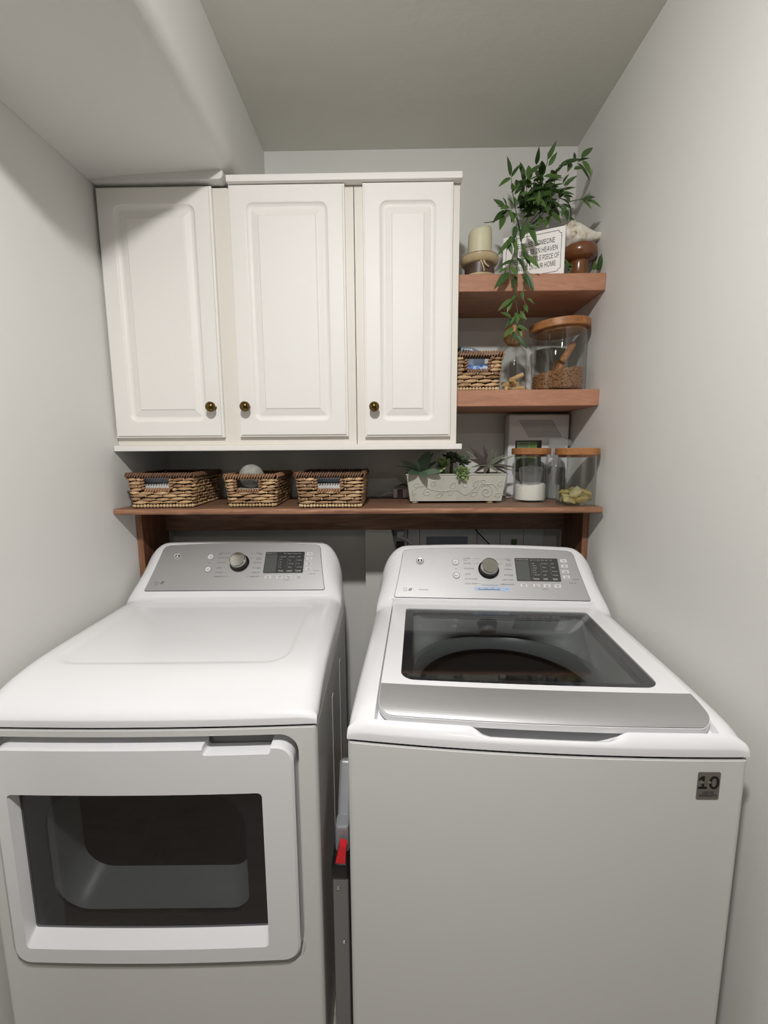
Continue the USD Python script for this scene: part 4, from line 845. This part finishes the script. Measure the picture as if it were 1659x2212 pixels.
# bottle with cork ball
bx, by, br = 1.2635, -.195, .0445
t = thing('stopper_bottle', 'clear glass bottle of wooden pegs closed by a cork ball', 'bottle', (bx, by, MZ))
obj('glass', lathe([(0, 0), (br-.003, 0), (br, .003), (br, .118), (br-.004, .130), (.030, .141), (.023, .150), (.0232, .156), (.0212, .156), (.0208, .149), (.029, .139), (br-.0065, .128), (br-.0024, .117), (br-.0024, .005), (br-.006, .004), (0, .004)], 48), M_glass, t, 50, label='clear glass bottle')
M_cork = mat('cork', (170, 122, 78), .75, noise=(70, (196, 150, 102)), bump=(160, .35, .002))
m = lumpy(trimesh.creation.icosphere(4, .0335), .0008, 60, 2); m.apply_translation((0, 0, .181)); obj('cork_ball', m, M_cork, t, True, label='round cork ball stopper')
M_peg = wood('peg_wood', (196, 152, 98), (216, 176, 122), (230, 196, 146), scale=(6, 40, 40))
rnd = random.Random(3)
pegs = [(-.020, -.018, .010, 0, 1.0), (.018, -.020, .010, .0, -.9), (.0, .012, .0105, .0, .2), (-.016, -.008, .0265, .25, -.5), (.020, .004, .031, 1.15, 1.4), (.004, -.016, .029, -.35, .7), (.012, -.018, .047, .38, -.35), (-.014, .016, .030, .1, 2.2)]
peg_lb = ['pale wooden peg lying at the bottom front left of the corked bottle', 'pale wooden peg lying flat at the bottom front of the corked bottle', 'pale wooden peg at the bottom back of the corked bottle, mostly hidden', 'pale wooden peg sloping down to the front left in the corked bottle',
          'pale wooden peg standing upright against the right side of the corked bottle', 'pale wooden peg sloping down to the right in the middle of the bottle', 'topmost pale wooden peg, slanting up to the right in the bottle', 'pale wooden peg lying behind the topmost one in the bottle']
for (x, y, z, tl, az), pl_ in zip(pegs, peg_lb):
    L = .046; m = lathe([(0, -L/2), (.0060, -L/2), (.0075, -L/2+.002), (.0072, 0), (.0075, L/2-.002), (.0060, L/2), (0, L/2)], 14); m = mv(m, ry=math.pi/2-tl); m = mv(m, (bx+x*.8, by+y*.8, MZ+z), rz=az)
    obj('wooden_peg', m, M_peg, None, 40, pl_, 'peg', 'wooden pegs in the bottle')
# large jar with granules and a scoop
gx, gy, gr = 1.4160, -.180, .0845
t = thing('glass_canister', 'large glass canister of tan granules with a tilted wooden lid', 'jar', (gx, gy, MZ))
obj('glass', lathe([(0, 0), (gr-.003, 0), (gr, .003), (gr, .190), (gr-.0025, .190), (gr-.0025, .0055), (gr-.006, .004), (0, .004)], 56), M_glass, t, 40, label='clear glass wall')
rotm = trimesh.transformations.rotation_matrix(-.06, (0, 1, 0))
m = trimesh.util.concatenate([lathe([(0, 0), (.0925, 0), (.0945, .002), (.0945, .022), (.0930, .024), (0, .024)], 56), lathe([(0, -.008), (.078, -.008), (.080, -.006), (.080, .0005), (0, .0005)], 48)]); m.apply_transform(rotm); m.apply_translation((0, 0, .1955))
obj('lid', m, M_lid, t, 40, label='round wooden lid sitting askew')
rnd = random.Random(8)
M_gran = usdkit.material(stage, '/World/Looks/granules', {'g': ('geometry', {}), 'r': ('rgb_ramp', {'ramp': [(0, lin((140, 96, 58))), (.5, lin((204, 160, 112))), (1, lin((236, 200, 152)))]}), 'p': ('principled_bsdf', {'roughness': .6})}, [('g.random_per_island', 'r.fac'), ('r.color', 'p.base_color')], surface='p.BSDF')
core = lathe([(0, .0056), (gr-.0085, .0056), (gr-.0085, .060), (0, .064)], 40); cv = core.vertices; cv[:, 2] += np.where(cv[:, 2] > .05, .16*cv[:, 0]-.002, 0)
beans = [core]; bb = trimesh.creation.icosphere(1, 1.0)
def bean(x, y, z):
    m = bb.copy(); m.apply_scale((.0042, .0036, .0032)); m.apply_transform(trimesh.transformations.random_rotation_matrix(np.array([rnd.random(), rnd.random(), rnd.random()]))); m.apply_translation((x, y, z)); return m
for k in range(1500):
    a = rnd.uniform(0, 2*math.pi); x, y = (gr-.0074)*math.cos(a), (gr-.0074)*math.sin(a); zt = .064+.16*x
    beans.append(bean(x, y, rnd.uniform(.009, zt)))
for k in range(650):
    r_ = (gr-.009)*math.sqrt(rnd.random()); a = rnd.uniform(0, 2*math.pi); x, y = r_*math.cos(a), r_*math.sin(a); beans.append(bean(x, y, .064+.16*x+rnd.uniform(-.002, .003)))
obj('granules', mv(trimesh.util.concatenate(beans), (gx, gy, MZ)), M_gran, None, True, 'heap of tan granules filling the lower part of the large canister', 'granules', kind='stuff')
t = thing('wooden_scoop', 'wooden scoop stuck upright in the tan granules', 'scoop', (gx, gy, MZ))
p0, p1 = np.array((-.018, -.020, .060)), np.array((.052, .008, .160)); ax = (p1-p0)/np.linalg.norm(p1-p0)
obj('scoop_handle', tube([p0+ax*.045, p0+ax*.060, p0+ax*.10, p1], [.010, .0125, .0125, .0095], 14), M_lid, t, 40)
sd = np.cross(ax, (0, -1, 0)); sd /= np.linalg.norm(sd); nn = np.cross(sd, ax); rows = []
for q in np.linspace(-.005, .052, 9):
    w_ = .017*min(1, max(.2, ((q+.012)/.03)))*(1 if q < .04 else .7); rows.append([p0+ax*q+sd*w_*math.cos(a)+nn*w_*math.sin(a)*.9 for a in np.linspace(math.pi*.95, math.pi*2.05, 11)])
P = np.array(rows); v1 = grid(P); v2 = grid(P+nn*.003); obj('scoop_bowl', trimesh.util.concatenate([v1, v2]), M_lid, t, 60)

# ---------------------------------------------------------------- upper floating shelf
UZ = 1.9525+.0006
t = thing('candle_holder', 'cream and brown ceramic candle stand at the left of the upper shelf', 'candle holder', (1.147, -.190, UZ))
M_cer = mat('ceramic_cream', (206, 190, 156), .3, noise=(24, (180, 158, 120))); M_cerb = mat('ceramic_brown', (66, 50, 42), .4, noise=(30, (92, 72, 60)))
obj('base_plate', lathe([(0, 0), (.046, 0), (.053, .004), (.056, .012), (.054, .016), (.050, .017), (0, .017)], 44), M_cer, t, 40)
obj('drum_body', lathe([(0, .0165), (.046, .0165), (.0465, .030), (.0475, .052), (0, .052)], 44), M_cerb, t, 40, label='dark brown textured band')
obj('dish', lathe([(0, .050), (.047, .050), (.0545, .055), (.0595, .064), (.0605, .073), (.0590, .0745), (.0560, .069), (.050, .0655), (0, .0655)], 48), M_cer, t, 40)
obj('rim_line', lathe([(.0575, .0735), (.0590, .0757), (.0602, .0745), (.0590, .0733)], 48), mat('glaze_brown', (108, 78, 48), .3), t, 40)
br_ = [tube(spline([(.004, -.0480, .052), (.010, -.0492, .040), (.020, -.0470, .034)], 6), .0032, 7), tube(spline([(-.006, -.0484, .052), (.002, -.0492, .036), (.006, -.0478, .020)], 6), .0026, 7)]
obj('twig_relief', trimesh.util.concatenate(br_), M_cer, t, 60)
cm = lathe([(0, 0), (.0378, 0), (.0385, .006), (.0378, .05), (.0362, .086), (.033, .0925), (.026, .094), (0, .0935)], 44); v = cm.vertices; v[:, 2] += np.where(v[:, 2] > .07, .20*v[:, 0]+.012*(meshkit.fbm(v*50, 2, 1)-.5), 0); cm.vertices = v
c = obj('pillar_candle', mv(cm, (1.147, -.190, UZ+.0660)), mat('candle_wax', (212, 206, 176), .45, subsurface_weight=.25, subsurface_scale=.01, subsurface_radius=(1.0, .8, .5)), None, 40, 'thick cream pillar candle with a slanted melted top', 'candle')
# framed saying
sgx = thing('saying_sign', 'small white block sign with a black printed saying, set at an angle', 'sign', (1.2215, -.187, UZ), -.43)
SW, SH = .1850, .1375
obj('block', rbox(0, SW, 0, .020, 0, SH, .0012, 2), mat('sign_white', (236, 232, 228), .55), sgx, 20)
def frame_line(i, c):
    q = sg.box(i, i, SW-i, SH-i)
    for x in (i, SW-i):
        for y in (i, SH-i): q = q.difference(sg.Point(x, y).buffer(c, quad_segs=10))
    return q
fl = frame_line(.0100, .0085); obj('border_line', mv(extr(fl.difference(fl.buffer(-.0012)), .0003), (0, -.0002, 0), rx=math.pi/2), M_printd, sgx, False)
tx = []
for k, s_ in enumerate(['BECAUSE SOMEONE', 'WE LOVE IS IN HEAVEN', "THERE'S A LITTLE PIECE OF", 'HEAVEN IN OUR HOME']):
    m = words([(s_, 0, 0, .0105, 'l', False)]); w_ = m.bounds[1][0]; tgt = [.118, .136, .146, .128][k]; v = m.vertices; v[:, 0] = (v[:, 0]-w_/2)*tgt/w_+SW/2+.004; v[:, 1] *= 1.35; v[:, 1] += SH*.5+.034-.0225*k; m.vertices = v; tx.append(m)
obj('lettering', mv(trimesh.util.concatenate(tx), (0, -.0002, 0), rx=math.pi/2), M_printd, sgx, False)
# glass vase behind the sign and the bamboo-like greenery
VX, VY = 1.290, -.118
t = thing('glass_vase', 'clear round glass vase behind the white sign', 'vase', (VX, VY, UZ))
obj('glass', lathe([(0, 0), (.040, 0), (.048, .006), (.052, .05), (.046, .120), (.044, .150), (.049, .172), (.052, .176), (.0495, .177), (.0468, .172), (.0415, .150), (.0435, .12), (.0495, .05), (.045, .008), (0, .005)], 48), M_glass, t, 50)
LEAVES=[[1.244,-0.163,2.284,1.229,-0.175,2.335],[1.25,-0.152,2.287,1.276,-0.164,2.319],[1.248,-0.156,2.284,1.206,-0.165,2.252],[1.273,-0.198,2.265,1.266,-0.192,2.308],[1.333,-0.135,2.332,1.33,-0.168,2.365],[1.353,-0.138,2.294,1.327,-0.211,2.299],[1.357,-0.172,2.325,1.374,-0.2,2.362],[1.362,-0.167,2.309,1.385,-0.174,2.345],[1.289,-0.209,2.262,1.329,-0.203,2.294],[1.28,-0.188,2.249,1.283,-0.147,2.314],[1.393,-0.149,2.298,1.394,-0.207,2.287],[1.38,-0.146,2.293,1.365,-0.209,2.273],[1.378,-0.215,2.28,1.433,-0.245,2.282],[1.435,-0.24,2.286,1.478,-0.215,2.331],[1.442,-0.232,2.285,1.467,-0.241,2.236],[1.439,-0.201,2.297,1.475,-0.215,2.236],[1.419,-0.228,2.263,1.452,-0.211,2.276],[1.432,-0.218,2.29,1.467,-0.223,2.297],[1.383,-0.232,2.274,1.427,-0.212,2.294],[1.425,-0.212,2.299,1.424,-0.211,2.321],[1.417,-0.204,2.296,1.396,-0.238,2.25],[1.334,-0.208,2.257,1.384,-0.24,2.232],[1.393,-0.221,2.222,1.424,-0.246,2.236],[1.391,-0.212,2.212,1.434,-0.214,2.221],[1.383,-0.23,2.196,1.432,-0.209,2.203],[1.394,-0.21,2.235,1.405,-0.231,2.249],[1.406,-0.181,2.212,1.423,-0.221,2.189],[1.295,-0.211,2.213,1.361,-0.231,2.216],[1.311,-0.188,2.253,1.325,-0.257,2.22],[1.352,-0.172,2.257,1.376,-0.259,2.217],[1.362,-0.185,2.236,1.401,-0.209,2.235],[1.318,-0.229,2.188,1.37,-0.213,2.212],[1.291,-0.208,2.247,1.326,-0.225,2.249],[1.245,-0.23,2.213,1.237,-0.257,2.221],[1.238,-0.219,2.21,1.24,-0.203,2.243],[1.245,-0.218,2.201,1.27,-0.215,2.224],[1.268,-0.174,2.204,1.269,-0.203,2.224],[1.435,-0.26,2.162,1.47,-0.27,2.163],[1.438,-0.26,2.16,1.46,-0.27,2.13],[1.451,-0.26,2.16,1.488,-0.27,2.135],[1.428,-0.26,2.163,1.433,-0.27,2.164],[1.213,-0.229,2.159,1.181,-0.212,2.192],[1.219,-0.226,2.165,1.204,-0.236,2.185],[1.245,-0.206,2.176,1.224,-0.213,2.194],[1.237,-0.216,2.157,1.193,-0.213,2.146],[1.225,-0.208,2.162,1.175,-0.237,2.111],[1.213,-0.217,2.144,1.196,-0.243,2.088],[1.224,-0.227,2.152,1.24,-0.244,2.104],[1.254,-0.202,2.18,1.246,-0.21,2.2],[1.228,-0.224,2.163,1.195,-0.248,2.145],[1.251,-0.191,2.164,1.235,-0.229,2.116],[1.404,-0.196,2.172,1.403,-0.236,2.114],[1.372,-0.184,2.165,1.399,-0.2,2.127],[1.363,-0.193,2.151,1.34,-0.225,2.101],[1.374,-0.217,2.168,1.387,-0.195,2.15],[1.404,-0.218,2.167,1.39,-0.22,2.134],[1.355,-0.17,2.206,1.343,-0.242,2.13],[1.432,-0.176,2.155,1.443,-0.193,2.127],[1.342,-0.182,2.154,1.326,-0.203,2.111],[1.361,-0.214,2.183,1.393,-0.224,2.151],[1.306,-0.211,2.185,1.329,-0.199,2.165],[1.358,-0.064,2.222,1.377,-0.165,2.172],[1.301,-0.172,2.201,1.308,-0.052,2.243],[1.319,-0.099,2.243,1.358,-0.078,2.233],[1.343,-0.175,2.255,1.336,-0.112,2.333],[1.357,-0.123,2.284,1.34,-0.138,2.223],[1.301,-0.177,2.162,1.322,-0.083,2.263],[1.312,-0.071,2.263,1.315,-0.16,2.171],[1.348,-0.12,2.253,1.338,-0.172,2.269],[1.294,-0.161,2.253,1.337,-0.123,2.267],[1.309,-0.23,2.182,1.276,-0.232,2.175],[1.354,-0.13,2.218,1.314,-0.136,2.206],[1.363,-0.219,2.179,1.403,-0.085,2.207],[1.333,-0.135,2.234,1.317,-0.059,2.287],[1.37,-0.133,2.271,1.346,-0.142,2.242],[1.29,-0.221,2.199,1.336,-0.141,2.26],[1.265,-0.199,2.243,1.239,-0.199,2.216],[1.31,-0.165,2.224,1.342,-0.193,2.213],[1.284,-0.238,2.162,1.318,-0.148,2.258],[1.376,-0.062,2.289,1.331,-0.198,2.183],[1.319,-0.103,2.28,1.29,-0.197,2.26],[1.343,-0.106,2.197,1.296,-0.136,2.174],[1.378,-0.163,2.237,1.436,-0.139,2.244],[1.301,-0.187,2.175,1.351,-0.086,2.255],[1.348,-0.076,2.291,1.293,-0.23,2.161],[1.321,-0.094,2.245,1.302,-0.246,2.131],[1.385,-0.064,2.313,1.44,-0.05,2.311],[1.371,-0.112,2.257,1.3,-0.232,2.234],[1.31,-0.227,2.183,1.333,-0.248,2.148],[1.365,-0.132,2.238,1.324,-0.157,2.21],[1.274,-0.194,2.21,1.297,-0.102,2.213],[1.361,-0.112,2.202,1.353,-0.122,2.232],[1.384,-0.082,2.241,1.329,-0.159,2.222],[1.441,-0.069,2.247,1.456,-0.117,2.21],[1.413,-0.128,2.236,1.405,-0.186,2.235],[1.33,-0.09,2.269,1.296,-0.124,2.23],[1.387,-0.107,2.273,1.327,-0.177,2.259],[1.362,-0.103,2.231,1.341,-0.26,2.175],[1.29,-0.212,2.208,1.257,-0.227,2.195],[1.341,-0.211,2.197,1.345,-0.2,2.167],[1.296,-0.219,2.227,1.272,-0.12,2.272],[1.324,-0.199,2.211,1.319,-0.244,2.16],[1.332,-0.108,2.215,1.295,-0.109,2.207],[1.316,-0.064,2.338,1.238,-0.259,2.258],[1.333,-0.147,2.212,1.269,-0.186,2.209],[1.366,-0.196,2.215,1.374,-0.249,2.197],[1.401,-0.074,2.239,1.416,-0.134,2.18],[1.389,-0.172,2.199,1.36,-0.129,2.218],[1.307,-0.219,2.146,1.329,-0.195,2.189],[1.343,-0.196,2.219,1.349,-0.242,2.172],[1.327,-0.204,2.176,1.318,-0.2,2.207],[1.332,-0.079,2.239,1.318,-0.123,2.261],[1.325,-0.171,2.258,1.303,-0.233,2.176],[1.313,-0.235,2.16,1.311,-0.249,2.195],[1.402,-0.163,2.273,1.368,-0.184,2.284],[1.274,-0.144,2.253,1.247,-0.224,2.24],[1.44,-0.075,2.278,1.436,-0.163,2.205],[1.302,-0.231,2.183,1.37,-0.055,2.315],[1.353,-0.105,2.216,1.286,-0.209,2.178],[1.299,-0.233,2.163,1.319,-0.224,2.202],[1.376,-0.117,2.247,1.399,-0.079,2.305],[1.321,-0.207,2.183,1.286,-0.178,2.202],[1.323,-0.168,2.176,1.308,-0.054,2.226],[1.311,-0.175,2.251,1.274,-0.135,2.285],[1.344,-0.136,2.21,1.39,-0.101,2.206],[1.389,-0.104,2.252,1.376,-0.119,2.276],[1.294,-0.202,2.248,1.304,-0.151,2.322],[1.389,-0.17,2.212,1.35,-0.223,2.167],[1.404,-0.116,2.259,1.371,-0.144,2.223],[1.372,-0.128,2.243,1.379,-0.072,2.237],[1.364,-0.091,2.273,1.412,-0.075,2.262],[1.285,-0.19,2.178,1.331,-0.133,2.227],[1.345,-0.207,2.183,1.301,-0.22,2.194],[1.333,-0.09,2.302,1.384,-0.059,2.301],[1.297,-0.089,2.314,1.286,-0.16,2.227],[1.331,-0.221,2.167,1.399,-0.101,2.189],[1.371,-0.128,2.28,1.443,-0.057,2.345],[1.381,-0.117,2.223,1.357,-0.104,2.2],[1.296,-0.173,2.214,1.347,-0.116,2.212],[1.347,-0.187,2.201,1.331,-0.235,2.222],[1.333,-0.098,2.223,1.273,-0.139,2.203],[1.356,-0.197,2.224,1.421,-0.12,2.253],[1.377,-0.171,2.183,1.459,-0.064,2.24],[1.317,-0.237,2.174,1.328,-0.207,2.227],[1.321,-0.068,2.245,1.341,-0.116,2.2],[1.363,-0.236,2.198,1.389,-0.098,2.296],[1.399,-0.104,2.31,1.37,-0.073,2.288],[1.371,-0.155,2.214,1.326,-0.2,2.174],[1.391,-0.079,2.218,1.43,-0.074,2.2],[1.347,-0.071,2.269,1.298,-0.254,2.122],[1.418,-0.124,2.237,1.425,-0.181,2.19],[1.267,-0.282,2.093,1.295,-0.299,2.016],[1.254,-0.285,2.074,1.247,-0.292,2.032],[1.234,-0.291,2.05,1.179,-0.292,1.994],[1.222,-0.286,2.052,1.207,-0.295,2.008],[1.224,-0.284,2.05,1.235,-0.291,2.002],[1.213,-0.29,2.032,1.223,-0.295,1.996],[1.272,-0.29,2.074,1.303,-0.296,2.068],[1.26,-0.287,2.082,1.251,-0.301,2.036],[1.233,-0.287,2.079,1.223,-0.296,2.038],[1.253,-0.283,2.034,1.262,-0.29,1.991],[1.262,-0.292,1.996,1.304,-0.3,1.955],[1.237,-0.287,1.983,1.186,-0.295,1.963],[1.217,-0.285,1.962,1.183,-0.294,1.946],[1.219,-0.292,1.966,1.239,-0.304,1.928],[1.219,-0.285,1.95,1.169,-0.305,1.896],[1.264,-0.291,1.95,1.292,-0.297,1.89],[1.258,-0.29,1.938,1.277,-0.301,1.902],[1.239,-0.285,1.94,1.222,-0.302,1.899],[1.255,-0.289,2.01,1.278,-0.296,1.963],[1.238,-0.294,1.989,1.26,-0.302,1.946],[1.255,-0.292,1.893,1.259,-0.299,1.867],[1.228,-0.295,1.873,1.184,-0.301,1.835],[1.271,-0.297,1.872,1.291,-0.305,1.853],[1.244,-0.294,1.825,1.222,-0.304,1.797],[1.268,-0.286,1.859,1.273,-0.303,1.829],[1.226,-0.295,1.864,1.213,-0.297,1.831],[1.243,-0.289,1.885,1.223,-0.303,1.864],[1.255,-0.288,1.84,1.267,-0.298,1.805],[1.243,-0.296,1.821,1.207,-0.298,1.786],[1.24,-0.298,1.794,1.277,-0.303,1.778],[1.236,-0.29,1.792,1.203,-0.301,1.758],[1.25,-0.29,1.829,1.271,-0.304,1.809],[1.241,-0.299,1.766,1.275,-0.305,1.725],[1.237,-0.292,1.78,1.228,-0.299,1.746],[1.225,-0.301,1.816,1.19,-0.305,1.831],[1.249,-0.291,1.79,1.258,-0.3,1.758],[1.241,-0.29,1.835,1.242,-0.305,1.795],[1.494,-0.233,1.973,1.488,-0.248,1.995],[1.504,-0.231,1.973,1.508,-0.238,2.002],[1.508,-0.233,1.972,1.508,-0.246,2.018],[1.493,-0.226,1.98,1.48,-0.248,1.994],[1.503,-0.244,1.972,1.508,-0.236,2.014],[1.508,-0.243,1.973,1.508,-0.249,1.967],[1.413,-0.236,1.972,1.425,-0.237,1.992],[1.417,-0.227,1.984,1.402,-0.236,2.006],[1.412,-0.244,1.984,1.424,-0.237,1.987],[1.415,-0.228,1.98,1.421,-0.248,1.968]]
STEMS=[[[1.298,-0.13,2.126],[1.26,-0.18,2.175],[1.246,-0.17,2.275]],[[1.306,-0.13,2.126],[1.3,-0.16,2.231],[1.281,-0.17,2.281]],[[1.323,-0.12,2.13],[1.338,-0.14,2.241],[1.343,-0.17,2.276],[1.358,-0.17,2.327],[1.357,-0.17,2.347]],[[1.323,-0.12,2.13],[1.371,-0.18,2.22],[1.376,-0.22,2.278],[1.428,-0.22,2.291],[1.45,-0.23,2.3]],[[1.323,-0.12,2.13],[1.387,-0.18,2.174],[1.395,-0.2,2.218],[1.414,-0.21,2.234]],[[1.427,-0.2,2.131],[1.418,-0.22,2.159],[1.403,-0.24,2.165],[1.434,-0.26,2.163],[1.45,-0.27,2.155]],[[1.298,-0.13,2.126],[1.261,-0.18,2.156],[1.225,-0.21,2.162],[1.194,-0.22,2.169]],[[1.225,-0.21,2.161],[1.18,-0.23,2.12],[1.149,-0.24,2.112]],[[1.306,-0.13,2.126],[1.241,-0.27,2.093],[1.235,-0.285,2.058],[1.241,-0.285,2.012],[1.241,-0.29,1.947],[1.239,-0.292,1.883],[1.245,-0.295,1.819],[1.242,-0.295,1.77],[1.236,-0.295,1.754]],[[1.31,-0.13,2.125],[1.27,-0.27,2.087],[1.252,-0.285,2.034],[1.271,-0.286,1.98],[1.264,-0.29,1.931],[1.259,-0.292,1.883],[1.269,-0.295,1.85],[1.254,-0.295,1.819],[1.245,-0.295,1.793]],[[1.223,-0.28,2.052],[1.232,-0.288,2.011],[1.218,-0.29,1.963],[1.224,-0.292,1.931],[1.242,-0.295,1.867],[1.222,-0.295,1.857],[1.206,-0.297,1.841]],[[1.323,-0.12,2.13],[1.378,-0.1,2.214],[1.397,-0.1,2.289],[1.392,-0.1,2.32]],[[1.323,-0.12,2.13],[1.361,-0.1,2.194],[1.373,-0.08,2.252]]]
t = thing('trailing_plant', 'leafy green artificial plant spilling out of the vase over the shelf edge', 'plant', (VX, VY, UZ+.0055))
O = np.array((VX, VY, UZ+.0055))
for s_ in STEMS:
    pts = np.array(s_)
    if pts[0][1] > -.2: pts = np.vstack([[VX+.3*(pts[0][0]-VX), VY-.005, UZ+.010], [VX+.2*(pts[0][0]-VX), VY-.012, UZ+.165], pts[1:]])
    pts = spline(pts, 6); obj('stem', tube(pts-O, np.linspace(.0017, .0009, len(pts)), 6), M_green, t, 60)
rnd = random.Random(12)
for q in LEAVES:
    p0, p1 = np.array(q[:3]), np.array(q[3:]); L = np.linalg.norm(p1-p0)
    if L < .012: continue
    obj('leaf', lance(p0-O, p1-O, min(.0200, .0070+L*.17)*rnd.uniform(.9, 1.15), (rnd.uniform(-.4, .4), -1.0, rnd.uniform(.2, 1.0))), M_green, t, 60)
# shell on a turned stand
t = thing('turned_stand', 'amber brown turned stand carrying the sea shell', 'stand', (1.4640, -.190, UZ))
obj('stand_body', lathe([(0, 0), (.034, 0), (.036, .004), (.030, .012), (.0275, .030), (.0275, .052), (.030, .060), (.044, .066), (.051, .074), (.0530, .086), (.0520, .098), (.048, .104), (.042, .102), (0, .096)], 48), mat('amber_brown', (104, 62, 34), .22, noise=(10, (128, 82, 46)), coat_weight=.4), t, 40)
def shell():
    n, k = 70, 40; th = np.linspace(0, 1, n); ph = np.linspace(0, 2*math.pi, k)
    # spindle-shaped body: blunt spire at -x, long canal at +x
    prof = PchipInterpolator([0, .03, .10, .20, .32, .45, .60, .75, .9, 1.0], [.004, .022, .034, .041, .042, .036, .024, .014, .008, .003])(th)
    X = -.056+.152*th; P = []
    for i in range(n):
        r = prof[i]; a = ph+th[i]*2.0
        kn = 1+.20*np.exp(-((th[i]-.24)/.06)**2)*np.maximum(0, np.cos(5*a))**2+.10*np.exp(-((th[i]-.12)/.04)**2)*np.cos(5*a+1)
        rib = 1+.025*np.sin(th[i]*70)*(th[i] < .30)
        P.append(np.stack([np.full(k, X[i]), r*np.cos(ph)*1.0*kn*rib, r*np.sin(ph)*.92*kn*rib], -1))
    m = grid(np.array(P)); v = m.vertices
    lip = np.exp(-((v[:, 0]-.01)/.03)**2)*np.maximum(0, -v[:, 1]/.04)*np.maximum(0, 1-np.abs(v[:, 2]+.008)/.02); v[:, 2] -= .010*lip
    v[:, 2] += .004*np.exp(-((v[:, 2]-.004)/.0022)**2)*(v[:, 0] > .0)*(v[:, 0] < .07)*(v[:, 1] < 0)
    m.vertices = v; return lumpy(m, .0016, 70, 5)
M_shell = usdkit.material(stage, '/World/Looks/sea_shell', {'tc': ('texture_coordinate', {}), 'n': ('noise_texture', {'scale': 34.0, 'detail': 6.0, 'roughness': .7}), 'r': ('rgb_ramp', {'ramp': [(.30, lin((120, 96, 80))), (.40, lin((208, 196, 172))), (.6, lin((232, 230, 224)))]}), 'p': ('principled_bsdf', {'roughness': .55}), 'b': ('bump', {'strength': .5, 'distance': .003})}, [('tc.object', 'n.vector'), ('n.fac', 'r.fac'), ('r.color', 'p.base_color'), ('n.fac', 'b.height'), ('b.normal', 'p.normal')], surface='p.BSDF')
o = obj('sea_shell', mv(shell(), (1.4500, -.195, UZ+.134), ry=.06, rz=-.16), M_shell, None, True, 'knobbly white and tan sea shell lying on the brown stand', 'shell')

# ---------------------------------------------------------------- behind and between the machines
t = thing('back_panel', 'pale rounded plastic panel behind the gap between the machines', 'panel', (.762, -.060, 0.0))
pp = sg.Polygon([(0, .0), (.118, .0), (.118, .98), (.113, 1.05), (.106, 1.09), (.098, 1.125), (.088, 1.142), (0, 1.142)]).buffer(-.008).buffer(.008)
M_pan = mat('panel_pale', (218, 217, 211), .6); v, f, _ = meshkit.arrays(xz(pp, .0, .020)); obj('panel_sheet', trimesh.Trimesh(v, f, process=False), M_pan, t, 30)
obj('panel_edge', tube(np.array([(.1165, .002, .5), (.1165, .002, .98), (.1115, .002, 1.05), (.1045, .002, 1.09), (.0960, .002, 1.128)]), .003, 8), M_pan, t, 50)
t = thing('wall_outlet', 'white outlet plate on the wall above the washer with a plug in it', 'outlet', (.872, -.0095, 1.035))
obj('cover_plate', rbox(0, .052, 0, .009, 0, .125, .002, 3), M_pan, t, 30)
obj('plug', rbox(.010, .038, -.030, .001, .052, .080, .004, 3), M_key, t, 30); obj('socket', rbox(.008, .040, -.002, .001, .008, .036, .003, 3), M_printd, t, 30)
obj('plug_cord', tube(spline([(.018, -.028, .060), (.040, -.045, .055), (.075, -.055, .032), (.12, -.06, .0)], 7), .0048, 8), M_key, t, 50)
t = thing('white_cupboard_panel', 'white panelled board behind the washer under the bridge shelf', 'panel', (.926, -.0165, .80))
M_wp = mat('white_panel', (214, 216, 216), .5)
for x0, x1 in ((0, .045), (.0465, .268), (.2695, .358), (.3595, .448), (.4495, .525)): obj('board', rbox(x0, x1, 0, .0160, 0, .345, .0012, 2), M_wp, t, 20)
obj('grey_inset', rbox(.072, .232, -.0035, .001, .10, .2905, .001, 2), mat('inset_grey', (132, 138, 148), .4), t, 20, label='blue grey inset panel')
obj('green_clip', rbox(.402, .421, -.010, .001, .255, .2790, .002, 2), mat('clip_green', (74, 122, 52), .5), t, 30, label='green clip')
obj('black_lead', tube(spline([(1.158, -.070, 1.150), (1.185, -.065, 1.118), (1.214, -.060, 1.088), (1.25, -.055, 1.05)], 6), .0022, 7), M_dark, None, 40, 'thin black lead hanging below the shelf behind the washer', 'cable')
# folded step ladder stored between the machines
t = thing('step_ladder', 'grey folded step ladder with a red latch standing between the machines', 'ladder', (.7330, -.885, 0))
M_lad = mat('ladder_grey', (128, 128, 128), .4, metal=.3); M_lad2 = mat('ladder_light', (150, 152, 156), .4, metal=.3)
obj('front_rail', rbox(.0, .034, 0, .060, .003, .528, .004, 3), M_lad, t, 30)
obj('rail_cap', rbox(-.0015, .0355, -.003, .064, .527, .562, .006, 3), M_black, t, 30, label='black plastic cap')
lt = Manifold.hull_points(np.array([(.006, .002, .560), (.028, .002, .560), (.028, .030, .560), (.006, .030, .560), (.016, .006, .600), (.030, .006, .596), (.030, .024, .596), (.016, .024, .600)]))
obj('latch', lt, mat('latch_red', (206, 34, 42), .35), t, False, label='red latch')
obj('rear_rail', mv(rbox(.004, .034, 0, .045, 0, .175, .008, 4), (0, .032, .560), rx=-.55), M_lad2, t, 30, label='light grey rear rail')
obj('hinge_plate', rbox(.002, .034, .030, .070, .555, .620, .008, 3), M_lad2, t, 30)
for z in (.505, .372, .10): obj('rivet', mv(lathe([(0, 0), (.004, 0), (.003, .002), (0, .0026)], 14), (.012+.01*(z < .4), .0, z), rx=math.pi/2), M_chrome, t)
obj('cardboard_box', rbox(.724, .768, -.34, -.30, .001, .42, .002, 2), mat('cardboard', (140, 104, 76), .8), None, 20, 'slim brown cardboard box far back between the machines', 'box')
